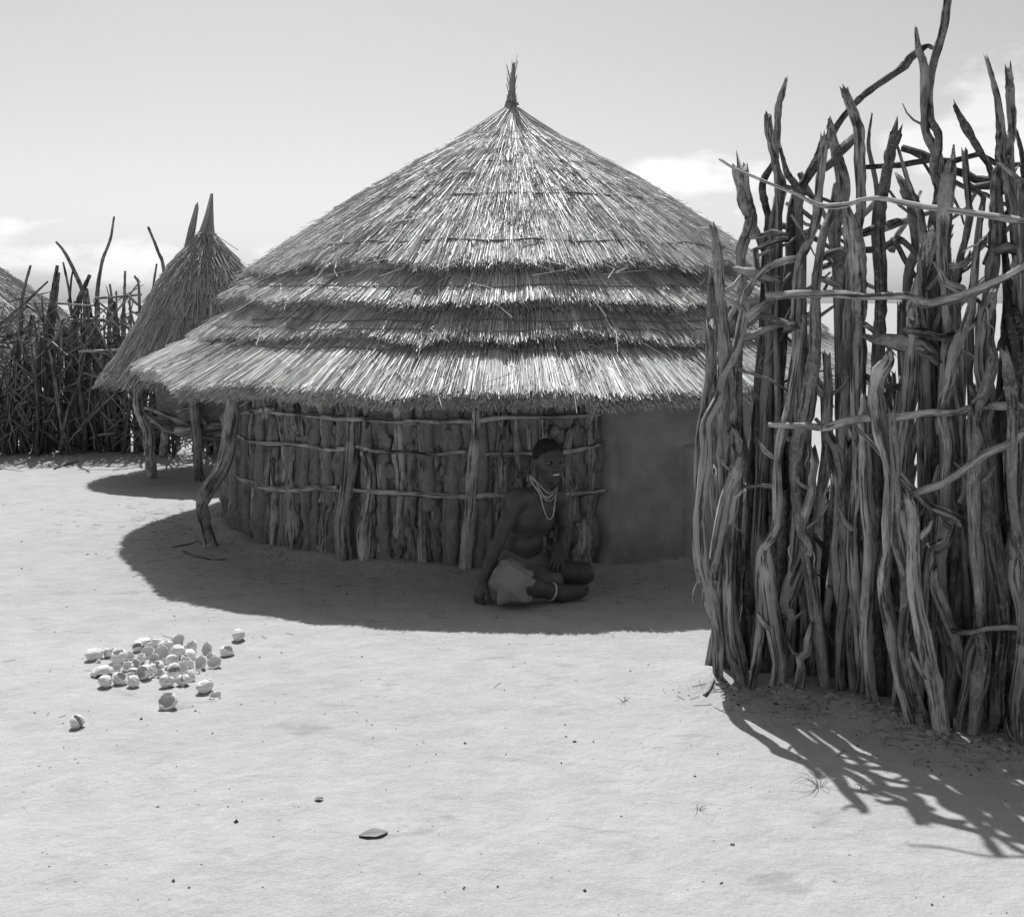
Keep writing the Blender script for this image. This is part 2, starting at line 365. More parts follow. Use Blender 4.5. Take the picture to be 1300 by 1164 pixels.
def tier(name, prof, mat, parent, th, label=None, **kw):
    V, Q = roof_base(prof, th*.9); o = put(name, V, [Q], mat, parent, {'tone': np.full(len(V), .25)})
    if label: o['label'] = label
    v, q_, t, to = thatch(prof, th=th, **kw)
    put('straw', v, [q_, t], mat, o, {'tone': to}, smooth=False, kind='stuff')
    return o
def ring_cord(name, prof, t, r, parent, seed, sag=.02, ph0=-1.9, ph1=1.9, off=.02, nn=150, scal=16):
    g = np.random.default_rng(seed); ph = np.linspace(ph0, ph1, nn); u = g.uniform(0, 9)
    tt = t+sag*np.abs(np.sin(ph*scal*.5+u))+.02*vn.fbm(ph*3+u, ph*0, 2)+.008*vn2(ph*25, ph*0+u)
    return cord(name, prof.at(tt, ph, off+.004*vn(ph*40, ph*0)), r, M_cord, parent, g, 5, .035)

# ------------------------------------------------------------------ the big hut
def ring(px_left, py_front, D=HUT[1]):
    th = math.atan((CX-px_left)/F); r = D*math.sin(th); return r, CH-(py_front-HZ)/F*(D-r)
hut = empty('thatched_hut', (HUT[0], HUT[1], 0), 'round pole and mud hut with tiered conical thatched roof ending in a straw spire', 'hut')
r4, z4 = ring(322, 338); r3, z3 = ring(283, 385); r2, z2 = ring(254, 432); r1, z1 = ring(178, 507)
ZA = CH+(HZ-152)/F*HUT[1]
p1 = Prof([(r2-.34, z1+(r1-r2+.34)*.58), (r1, z1)], *HUT, rise=.075)
p2 = Prof([(r3-.42, z2+(r2-r3+.42)*.66), (r2, z2)], *HUT)
p3 = Prof([(r4-.42, z3+(r3-r4+.42)*.60), (r3, z3)], *HUT, rise=.04)
p4 = Prof([(.012, ZA+.09), (.045, ZA+.01), (.11, ZA-.045), (.22, ZA-.105), (.477, ZA-.25), (.92, ZA-.505), (1.325, ZA-.775), (r4, z4)], *HUT)
tier('thatch_tier', p1, M_straw, hut, .08, 'widest bottom thatch tier forming the eave', n=38000, length=(.2, .42), rad=.0025, spread=.3, pe=.5, nedge=17000, seed=1, uneven=.06, lat=.015, edge_sd=.018, droop=.004, k=2, lift=.018, tones=(.6, .3))
tier('thatch_tier', p2, M_straw, hut, .072, n=27000, length=(.18, .36), rad=.0025, spread=.3, pe=.5, nedge=13000, seed=2, uneven=.06, lat=.015, edge_sd=.018, droop=.004, k=2, lift=.018, tones=(.6, .3))
tier('thatch_tier', p3, M_straw, hut, .072, n=25000, length=(.18, .36), rad=.0025, spread=.3, pe=.5, nedge=12000, seed=3, uneven=.06, lat=.015, edge_sd=.018, droop=.004, k=2, lift=.018, tones=(.6, .3))
top = tier('thatch_tier', p4, M_straw, hut, .08, 'tall top cone of long thatch', n=88000, length=(.2, .46), rad=.0021, nedge=13000, seed=4, uneven=.05, lat=.017, edge_sd=.022, lift=.024, spread=.10, t0=.02, k=2, pe=.16)
# stray straws standing off the surface
g = np.random.default_rng(55); n = 1700; ph = g.uniform(-2.0, 2.0, n); ts = p4.L*np.sqrt(g.uniform(.02, .98, n)); L = g.uniform(.06, .22, n)
pts = np.stack([p4.at(ts+L*f, ph, .02+f*g.uniform(-.005, .05, n), f*g.normal(0, .08, n)) for f in (0, .5, 1)], 1)
v, q_, t, to = straw_mesh(pts, np.full((n, 3), .0017), g.uniform(.2, 1.0, n)); put('stray_straw', v, [q_, t], M_straw, hut, {'tone': to}, smooth=False, kind='stuff')
for pr, nm in ((p1, 60), (p2, 60), (p3, 60)):
    n = nm*2; ph = g.uniform(-2, 2, n); ts = g.uniform(.1, pr.L*.9, n); L = g.uniform(.08, .3, n)
    pts = np.stack([pr.at(ts+L*f, ph, .03+f*g.uniform(-.01, .03, n)-.12*np.maximum(ts+L*f-pr.L, 0), f*g.normal(0, .09, n)) for f in (0, .5, 1)], 1)
    v, q_, t, to = straw_mesh(pts, np.full((n, 3), .0017), g.uniform(.2, .8, n)); put('stray_straw', v, [q_, t], M_straw, hut, {'tone': to}, smooth=False, kind='stuff')
for i, (pr, t, sg, of) in enumerate(((p4, p4.L*.42, .01, .032), (p4, p4.L*.64, .02, .034), (p4, p4.L-.215, .025, .036), (p4, p4.L*.19, .008, .03), (p3, p3.L-.13, .02, .034), (p2, p2.L-.14, .025, .034), (p2, p2.L-.06, .02, .03), (p1, p1.L-.40, .03, .034))):
    ring_cord('binding_cord', pr, t, (.0065 if i in (1, 2) else .0036), hut, 60+i, sg, off=of, scal=14+3*(i % 3))
# straw spire
n = 900; g = np.random.default_rng(8); zt = CH+(HZ-72)/F*HUT[1]; a = g.uniform(0, 6.28, n); rr = np.sqrt(g.random(n)); hh = np.where(g.random(n) < .25, g.uniform(.6, 1, n), g.uniform(.2, .72, n))
ks = np.array([-.22, -.08, .05, .3, .6, 1.0]); sp = []
for kk in ks:
    z = ZA-.04+(zt-ZA)*np.maximum(kk, -.3)*np.where(kk > 0, hh, 1)
    w = np.interp((z-ZA)/(zt-ZA), [-.4, -.25, -.08, .08, .3, .6, 1], [.26, .17, .10, .058, .026, .012, .003])
    sw = 1.3*kk; x = rr*w*np.cos(a+sw)+.012*np.sin(z*9); y = rr*w*np.sin(a+sw)
    sp.append(np.stack([HUT[0]+x+g.normal(0, .0025, n), HUT[1]+y, z], -1))
v, q_, t, to = straw_mesh(np.stack(sp, 1), np.full((n, 6), .0026), np.clip(g.normal(.35, .22, n), 0, 1)); put('spire', v, [q_, t], M_straw2, hut, {'tone': to}, smooth=False, kind='stuff')
n = 60; a = g.uniform(0, 6.28, n); z0 = ZA+(zt-ZA)*g.uniform(0, .8, n); L = g.uniform(.04, .11, n)
pts = np.stack([np.stack([HUT[0]+np.cos(a)*(.015+f*L*.25), HUT[1]+np.sin(a)*(.015+f*L*.25), z0+f*L], -1) for f in (0, .5, 1)], 1)
v, q_, t, to = straw_mesh(pts, np.full((n, 3), .002), g.uniform(.1, .7, n)); put('stray_straw', v, [q_, t], M_straw2, hut, {'tone': to}, smooth=False, kind='stuff')
for zz, w in ((ZA+.035, .064), (ZA+.10, .042)):
    a = np.linspace(0, 6.4, 24); cord('binding_cord', np.stack([HUT[0]+w*np.cos(a), HUT[1]+w*np.sin(a), zz+.01*np.sin(a*2)+a*.002], -1), .006, M_cord, hut, g)

# wall: mud core, poles, withies, plastered part
PL0, PL1 = math.radians(14.6), math.radians(50)          # plastered from here to here
seg, nz = 420, 36; ph = np.linspace(-np.pi, np.pi, seg, endpoint=False); zz = np.linspace(-.08, 1.12, nz)
PHI, ZZ = np.meshgrid(ph, zz, indexing='ij')
rad = RW-.014+.03*vn.fbm(PHI*22, ZZ*5, 3)+.034*vn2.fbm(PHI*55, ZZ*14, 3)
V = np.stack([HUT[0]+rad*np.sin(PHI), HUT[1]-rad*np.cos(PHI), ZZ], -1).reshape(-1, 3); I = np.arange(seg*nz).reshape(seg, nz); J = np.roll(I, -1, 0)
put('mud_wall', V, [np.stack([I[:, :-1], J[:, :-1], J[:, 1:], I[:, 1:]], -1).reshape(-1, 4)], M_mud, hut)
g = np.random.default_rng(21)
def wp(ph, r, z): return (HUT[0]+r*math.sin(ph), HUT[1]-r*math.cos(ph), z)
def phi_px(px, r=RW):                                     # wall angle seen at a photo column (front side)
    u = (px-CX)/F; a, b_, c_ = 1+u*u, -2*HUT[1], HUT[1]**2-r*r; d = (-b_-math.sqrt(max(b_*b_-4*a*c_, 0)))/(2*a); return math.atan2(u*d, HUT[1]-d)
ph = -math.radians(115)
while ph < math.radians(205):
    w = g.uniform(.014, .036); ph += w/RW*1.05
    if PL0-.02 < ph < PL1+.02: ph += .02; continue
    segs = [(-.06, 1.08)]
    if g.random() < .5: b0 = g.uniform(.25, .8); segs = [(-.06, b0), (b0+g.uniform(-.05, .04), 1.08)]
    for z0, z1_ in segs:
        k = 5; zs = np.linspace(z0, z1_, k); dph = np.cumsum(g.normal(0, .006, k)); rr = RW-.008+g.normal(0, .008, k)
        pts = [wp(ph+dph[i], rr[i], zs[i]) for i in range(k)]
        stick('wall_pole', pole_geo(pts, w*g.uniform(.7, 1.3, k), g, 9, .035, .24, knots=9, jag=.02, wob=.005), M_wallwood if g.random() < .6 else M_mud, hut, g.uniform(.7, 1.2))
    ph += w/RW*g.uniform(.75, 1.15)
# lumps of mud pressed between the poles
for i in range(280):
    pp = g.uniform(-1.7, PL0-.03); z = g.uniform(.03, .95); c0 = np.array(wp(pp, RW-.004, z)); bm = bmesh.new(); bmesh.ops.create_icosphere(bm, subdivisions=2, radius=1)
    V = np.array([v.co[:] for v in bm.verts]); Fc = np.array([[v.index for v in f.verts] for f in bm.faces]); bm.free()
    V = V*(1+.3*g.normal(0, 1, (len(V), 1)).clip(-1, 1)); V = V*np.array([g.uniform(.014, .03), .02, g.uniform(.02, .065)]); ca, sa = math.cos(pp), math.sin(pp)
    V = np.stack([V[:, 0]*ca-V[:, 1]*sa, V[:, 0]*sa+V[:, 1]*ca, V[:, 2]], -1)+c0
    put('mud_lump', V, [Fc], M_mud, hut)
def rail(pxy, r_, rr=.0125, mat=M_wallwood, tone=1.25, seed=0, extra=.028):
    g2 = np.random.default_rng(seed); pts = []
    for px, py in pxy:
        ph = phi_px(px, RW+extra*.5); d = HUT[1]-(RW+extra)*math.cos(ph); pts.append(wp(ph, RW+extra, CH-(py-HZ)/F*d))
    return stick('withy', pole_geo(pts, np.interp(np.linspace(0, 1, len(pts)), [0, .5, 1], [rr*.7, rr*1.1, rr*.8]), g2, 8, .05, .1, knots=3, wob=.004, jag=.01), mat, hut, tone)
rail([(306, 553), (318, 560), (335, 562), (370, 565), (410, 569), (437, 568), (455, 567)], 0, .012, seed=1)
rail([(452, 566), (462, 568), (478, 574), (512, 574), (545, 578), (575, 575), (592, 576)], 0, .011, seed=2)
rail([(585, 576), (615, 576), (650, 578), (680, 577), (722, 573), (748, 568), (762, 565)], 0, .011, seed=3)
rail([(303, 604), (312, 609), (330, 616), (355, 622), (385, 622), (415, 619), (432, 618)], 0, .016, seed=4)
rail([(415, 622), (445, 621), (480, 624), (520, 627), (560, 629), (600, 630), (640, 629), (660, 629)], 0, .014, seed=5)
rail([(600, 629), (650, 629), (690, 627), (730, 625), (766, 624)], 0, .014, seed=6)
rail([(310, 523), (330, 521), (352, 520)], 0, .015, seed=7)
rail([(345, 523), (400, 528), (470, 533), (530, 538)], 0, .013, seed=8, extra=.05)
rail([(515, 534), (560, 536), (600, 534), (680, 530), (760, 527)], 0, .013, seed=9, extra=.04)
# poles that hold the eave
def spole(name, pts, ws, dep, mat, parent, seed, tone=1., sides=12, depth_to=None, **kw):
    """pts: photo (px,py) from base to top; ws: widths in px; dep: depth in metres at base (and at the top)"""
    g2 = np.random.default_rng(seed); n = len(pts); dz = np.linspace(dep, depth_to if depth_to else dep, n)
    return stick(name, pole_geo([P(a, b_, d) for (a, b_), d in zip(pts, dz)], [w*.5/F*d for w, d in zip(ws, dz)], g2, sides, .05, kw.pop('rough', .13), **kw), mat, parent, tone)
d0 = gd(690)
spole('eave_post', [(268, 698), (265, 684), (258, 655), (257, 637), (266, 618), (284, 590), (291, 555), (295, 520), (298, 482)], [18, 17, 17, 18, 19, 19, 18, 17, 16], d0, M_wallwood, hut, 3, 1.0, knots=4, depth_to=d0+.05)
spole('eave_post', [(440, 726), (438, 712), (435, 665), (441, 625), (446, 580), (449, 545), (450, 515)], [25, 24, 21, 19, 18, 18, 18], HUT[1]-(RW+.05)*math.cos(phi_px(440)), M_wallwood, hut, 4, .85, knots=3)
spole('eave_post', [(591, 728), (592, 712), (597, 650), (600, 600), (604, 550), (605, 520)], [21, 20, 18, 17, 15, 15], HUT[1]-(RW+.035)*math.cos(phi_px(595)), M_wallwood, hut, 5, 1.15, knots=3)
spole('eave_post', [(463, 726), (463, 712), (460, 680), (468, 640), (472, 605), (464, 572)], [14, 14, 15, 13, 12, 13], HUT[1]-(RW+.03)*math.cos(phi_px(465)), M_wallwood, hut, 6, 1.25, knots=3)
for k, deg in enumerate((70, 100, 135, 170, 205, 240)):
    a_ = math.radians(deg); b0 = wp(a_, RW+.12, -.06); t0_ = wp(a_+.03, RW+.15, 1.08); mid_ = wp(a_-.04, RW+.2, .5)
    stick('eave_post', pole_geo([b0, mid_, t0_], [.035, .033, .03], np.random.default_rng(40+k), 10, .08, .13, knots=2), M_wallwood, hut, 1.0)
# smooth mud plaster beside the doorway
def curved_slab(name, a0, a1, z0, z1_, r_in, thick, mat, rnd=.03, bul=.012, sd=0, na=46, nz=40, wav=.012):
    A = np.linspace(a0, a1, na); Zs = np.linspace(z0, z1_, nz); AA, ZZ = np.meshgrid(A, Zs, indexing='ij')
    e = np.minimum(np.minimum((AA-a0), (a1-AA))*RW, (z1_-ZZ)); fall = np.sqrt(np.clip(1-(1-np.clip(e/rnd, 0, 1))**2, 0, 1))
    r = r_in+thick*fall+bul*vn.fbm(AA*9+sd, ZZ*4+sd, 4)*fall
    AA = AA+wav/RW*vn2(ZZ*7+sd, ZZ*0+sd)*2
    V = np.stack([HUT[0]+r*np.sin(AA), HUT[1]-r*np.cos(AA), ZZ], -1).reshape(-1, 3); I = np.arange(na*nz).reshape(na, nz)
    return put(name, V, [np.stack([I[:-1, :-1], I[1:, :-1], I[1:, 1:], I[:-1, 1:]], -1).reshape(-1, 4)], mat, hut)
curved_slab('plaster_panel', PL0, PL1, -.05, 1.1, RW-.06, .075, M_plaster, sd=1)
curved_slab('plaster_jamb', PL0-.012, PL0+.045, -.05, 1.1, RW-.06, .098, M_plaster, rnd=.05, bul=.02, sd=5, na=16, wav=.02)
M_plaster2 = flat_mat('pale_mud_plaster', .29, .2, 5, .95, .8, 30, .012)
a_ = phi_px(862); curved_slab('door_moulding', a_, a_+.34, -.05, .64, RW-.06, .115, M_plaster2, rnd=.09, bul=.014, sd=9)

# ------------------------------------------------------------------ granary on legs
GD = 9.8; gxp = (262-CX)/F*GD; gran = empty('granary', (gxp, GD, 0), 'small raised granary on crooked wooden legs under a pointed thatched cap', 'granary')
def gz(py, d=GD): return CH-(py-HZ)/F*d
def gr(px): return (262-px)/F*GD
pg = Prof([(.0, gz(290)), (.03, gz(300)), (.10, gz(314)), (gr(230), gz(330)), (gr(209), gz(357)), (gr(194), gz(387)), (gr(176), gz(428)), (gr(155), gz(460)), (gr(141), gz(478))], gxp, GD)
tier('thatch_cap', pg, M_straw2, gran, .06, n=20000, k=2, length=(.12, .34), rad=.0034, nedge=5200, seed=31, uneven=.035, lat=.05, edge_sd=.04, lift=.026, spread=.04, t0=.01, edge_len=.16)
n = 1000; g = np.random.default_rng(33); a = g.uniform(0, 6.28, n); rr = np.sqrt(g.random(n)); hh = np.clip(g.uniform(.35, 1.1, n), 0, 1); sp = []
for kk in (-.5, 0, .5, 1):
    u = np.maximum(kk, 0)*hh; z = gz(300)+(gz(246)-gz(300))*(u if kk > 0 else np.full(n, kk)); w = np.interp(kk, [-.5, 0, .5, 1], [.17, .072, .034, .008]); xo = np.interp(u, [0, 1], [0, .045])
    sp.append(np.stack([gxp+rr*w*np.cos(a+kk)+xo, GD+rr*w*np.sin(a+kk), z], -1))
v, q_, t, to = straw_mesh(np.stack(sp, 1), np.full((n, 4), .0034), np.clip(g.normal(.4, .2, n), 0, 1)); put('spire', v, [q_, t], M_straw2, gran, {'tone': to}, smooth=False, kind='stuff')
n = 160; a = g.uniform(0, 6.28, n); rr = np.sqrt(g.random(n)); sp = []
for kk, (px, py, w) in zip((0, .5, 1), ((238, 318, .03), (244, 290, .028), (250, 262, .012))):
    x, y, z = P(px, py, GD+.02); sp.append(np.stack([x+rr*w*np.cos(a), y+rr*w*np.sin(a), z+g.normal(0, .01, n)], -1))
v, q_, t, to = straw_mesh(np.stack(sp, 1), np.full((n, 3), .0036), np.clip(g.normal(.3, .2, n), 0, 1)); put('straw_tuft', v, [q_, t], M_straw2, gran, {'tone': to}, smooth=False, kind='stuff')
for i, t in enumerate((.34, .48, .62, .8)): ring_cord('binding_cord', pg, pg.L*t, .006, gran, 90+i, .015, -3.1, 3.1, .03, 90, 8)
# body: basket of mud and sticks
seg, prof_ = 60, [(.02, gz(556)), (.24, gz(553)), (.36, gz(543)), (.42, gz(528)), (.46, gz(500)), (.44, gz(460))]
ph = np.linspace(0, 2*np.pi, seg, endpoint=False); V = []
for r_, z_ in prof_: rr = r_*(1+.22*vn.fbm(ph*3, ph*0+z_*6, 4)); V.append(np.stack([gxp+.04+rr*np.sin(ph), GD-rr*np.cos(ph), z_+.03*vn(ph*2.4, ph*0+z_*5)], -1))
V = np.array(V).reshape(-1, 3); I = np.arange(len(prof_)*seg).reshape(-1, seg); J = np.roll(I, -1, 1)
put('mud_basket', V, [np.stack([I[:-1], J[:-1], J[1:], I[1:]], -1).reshape(-1, 4)], M_mud, gran)
for i, (pts, w, dd, tn) in enumerate((([(193, 612), (192, 603), (190, 570), (188, 545), (178, 520), (175, 498), (178, 470)], [15, 14, 14, 15, 15, 13, 12], gd(603), 1.2),
        ([(255, 618), (254, 606), (251, 575), (249, 545), (246, 515), (246, 480)], [13, 12, 12, 12, 12, 12], gd(607), .8),
        ([(206, 588), (207, 576), (209, 560), (211, 535), (212, 500)], [11, 10, 9, 9, 9], gd(577), 1.5),
        ([(276, 590), (276, 580), (275, 560), (275, 530), (275, 500)], [9, 8, 8, 8, 8], gd(578), 1.0))):
    spole('leg', pts, w, dd, M_wallwood, gran, 70+i, tn, sides=10, knots=2)
for i, (pts, w, dd) in enumerate((([(178, 526), (200, 533), (225, 535), (255, 528), (285, 522)], [6, 7, 7, 6, 6], 9.42), ([(184, 517), (210, 526), (240, 540)], [4, 5, 4], 9.35), ([(222, 545), (245, 545), (270, 540), (300, 540)], [8, 9, 8, 8], 9.33),
        ([(225, 524), (238, 520), (250, 524), (262, 540)], [6, 8, 8, 7], 9.3), ([(192, 533), (215, 543), (238, 552), (262, 553), (300, 548)], [7, 8, 8, 8, 7], 9.36), ([(196, 540), (230, 550), (280, 556)], [6, 6, 6], 9.5))):
    spole('platform_stick', pts, w, dd, M_wallwood, gran, 80+i, 1.1, sides=8, knots=1)

# ------------------------------------------------------------------ hut behind the far fence
fh = (-7.2, 13.8); far = empty('round_hut', (*fh, 0), 'low thatched hut standing behind the far brushwood fence', 'hut')
apx = (fh[0]/fh[1])*F+CX
def fz(py): return CH-(py-HZ)/F*fh[1]
pf = Prof([(.03, fz(280)), ((0-apx)/F*fh[1], fz(352)), ((66-apx)/F*fh[1], fz(400)), ((150-apx)/F*fh[1], fz(478))], *fh)
tier('thatch_cap', pf, M_straw2, far, .12, n=20000, k=2, length=(.15, .36), rad=.004, nedge=4000, seed=41, uneven=.08, lat=.05, edge_sd=.04, lift=.035, spread=.1, t0=.02, edge_len=.2)
g = np.random.default_rng(44); rw = 1.45
for k in range(70):
    a = k/70*6.283; h0 = fz(430); b0 = (fh[0]+rw*math.cos(a), fh[1]+rw*math.sin(a), -.05); t0_ = (fh[0]+rw*math.cos(a+g.normal(0, .02)), fh[1]+rw*math.sin(a), h0)
    stick('wall_pole', pole_geo([b0, t0_], [.06, .055], g, 6, .3, .2), M_far, far, g.uniform(.7, 1.2))

# ------------------------------------------------------------------ far brushwood fence
fb = empty('brushwood_fence', (*G(90, 570), 0), 'far tangled brushwood fence of thin upright sticks beside the granary', 'fence')
FBD = 11.0
def fbd(px): return FBD+.25*math.sin(px*.013)
g = np.random.default_rng(77)
main = (([(122, 580), (123, 470), (124, 400), (124, 370), (130, 332), (140, 305), (145, 275)], [9, 8, 7, 5, 4, 3.5, 2.5]), ([(106, 580), (108, 440), (108, 390), (103, 366), (90, 336), (80, 318), (71, 307)], [9, 8, 6, 5, 4.5, 3.5, 2.5]),
    ([(85, 580), (90, 470), (92, 420), (98, 385), (107, 364), (114, 349)], [9, 9, 8, 6, 6, 4.5]), ([(57, 580), (60, 460), (62, 405), (68, 370), (73, 337)], [9, 8, 7, 6, 4]), ([(66, 580), (66, 440), (70, 390), (75, 346)], [7, 6, 5, 3]),
    ([(18, 580), (22, 480), (26, 400), (30, 370), (39, 337)], [9, 8, 6, 4, 3]), ([(93, 430), (90, 385), (85, 355), (80, 333)], [4, 3.5, 3, 2.5]), ([(88, 385), (90, 360), (92, 345)], [3, 2.5, 2]), ([(208, 470), (208, 350), (200, 318), (188, 288)], [6, 5, 4, 3]),
    ([(158, 580), (157, 420), (158, 380), (159, 344)], [7, 6, 4, 3]), ([(178, 580), (177, 380), (171, 350)], [6, 4, 3]), ([(192, 480), (194, 375), (199, 335)], [5, 3, 2.5]), ([(10, 580), (15, 520), (25, 490), (22, 470)], [13, 12, 8, 5]),
    ([(118, 560), (112, 500), (92, 440), (82, 415)], [12, 14, 13, 8]), ([(140, 580), (138, 470), (139, 375)], [7, 6, 4]), ([(150, 580), (128, 480), (115, 400), (110, 366)], [8, 8, 6, 4]), ([(32, 580), (36, 500), (34, 440), (42, 400)], [13, 12, 8, 5]))
for i, (pts, w) in enumerate(main): spole('stick', pts, w, fbd(pts[0][0]), M_far, fb, 200+i, g.uniform(.7, 1.15), sides=7, knots=2)
for i in range(185):
    px = g.uniform(-75, 345) if i < 150 else g.uniform(-75, 190); lean = g.normal(0, 26); topy = g.uniform(376, 450) if g.random() < .85 else g.uniform(352, 380)
    topy = max(topy, g.uniform(415, 480)) if px < 130 and g.random() < .85 else topy
    d = fbd(px)+g.normal(0, .16); w = g.uniform(3.5, 8.5); k = 4; xs = px+lean*np.linspace(0, 1, k)+g.normal(0, 3, k); ys = np.linspace(HZ+F*CH/d+6, topy, k)
    geo = [pole_geo([P(a, b_, d) for a, b_ in zip(xs, ys)], np.linspace(w, w*.4, k)*.5/F*d, g, 6, .22, .15)]
    if g.random() < .5:
        f = g.uniform(.4, .9); a0 = np.interp(f, np.linspace(0, 1, k), xs); b0 = np.interp(f, np.linspace(0, 1, k), ys); s_ = g.choice((-1, 1))
        geo.append(pole_geo([P(a0, b0, d), P(a0+s_*g.uniform(8, 20), b0-g.uniform(15, 45), d+g.normal(0, .08))], [w*.25/F*d, w*.1/F*d], g, 5, .15))
    stick('stick', geo, M_far, fb, g.uniform(.55, 1.3))
for i in range(96):
    px = g.uniform(-70, 300); py = g.uniform(385, 560) if i > 6 else g.uniform(375, 400); d = fbd(px)+g.normal(-.05, .14); l = g.uniform(25, 80); sl = g.normal(0, .6)
    stick('cross_stick', pole_geo([P(px-l/2, py-sl*l/2, d), P(px, py+g.normal(0, 4), d+g.normal(0, .05)), P(px+l/2, py+sl*l/2, d+g.normal(0, .1))], np.array([4, 4.5, 3])*g.uniform(.5, .9)*.5/F*d, g, 6, .2), M_far, fb, g.uniform(.8, 1.9))
spole('rail', [(120, 379), (150, 377), (180, 374)], [3, 3, 3], FBD-.1, M_far, fb, 290, 1.2, sides=6); spole('rail', [(100, 446), (140, 445), (160, 441)], [3, 4, 3], FBD-.2, M_far, fb, 291, 1.8, sides=6)

n = 1200; px = g.uniform(-80, 330, n); py = 395+170*g.random(n)**.8; d = FBD+.25*np.sin(px*.013)+g.normal(-.05, .17, n); L = g.uniform(.08, .45, n); an = g.normal(0, .75, n); c0 = np.stack([(px-CX)/F*d, d, CH-(py-HZ)/F*d], -1)
dv = np.stack([np.sin(an), g.normal(0, .35, n), np.cos(an)], -1)*L[:, None]*.5; mid_ = c0+g.normal(0, .02, (n, 3)); pts = np.stack([c0-dv, mid_, c0+dv], 1); pts[..., 2] = np.maximum(pts[..., 2], .01)
v, q_, t, to = straw_mesh(pts, np.stack([g.uniform(.004, .009, n)]*3, 1), g.uniform(.0, 1, n)); put('twig_tangle', v, [q_, t], M_straw2, fb, {'tone': to*.3}, smooth=False, kind='stuff')

# ------------------------------------------------------------------ tall pole fence on the right
pf_ = empty('pole_fence', (float(FL[3][0]), float(FL[3][1]), 0), 'tall fence of rough upright logs and crooked cross branches beside the plastered wall', 'fence')
S, B, L_ = M_split, M_bark, M_pale
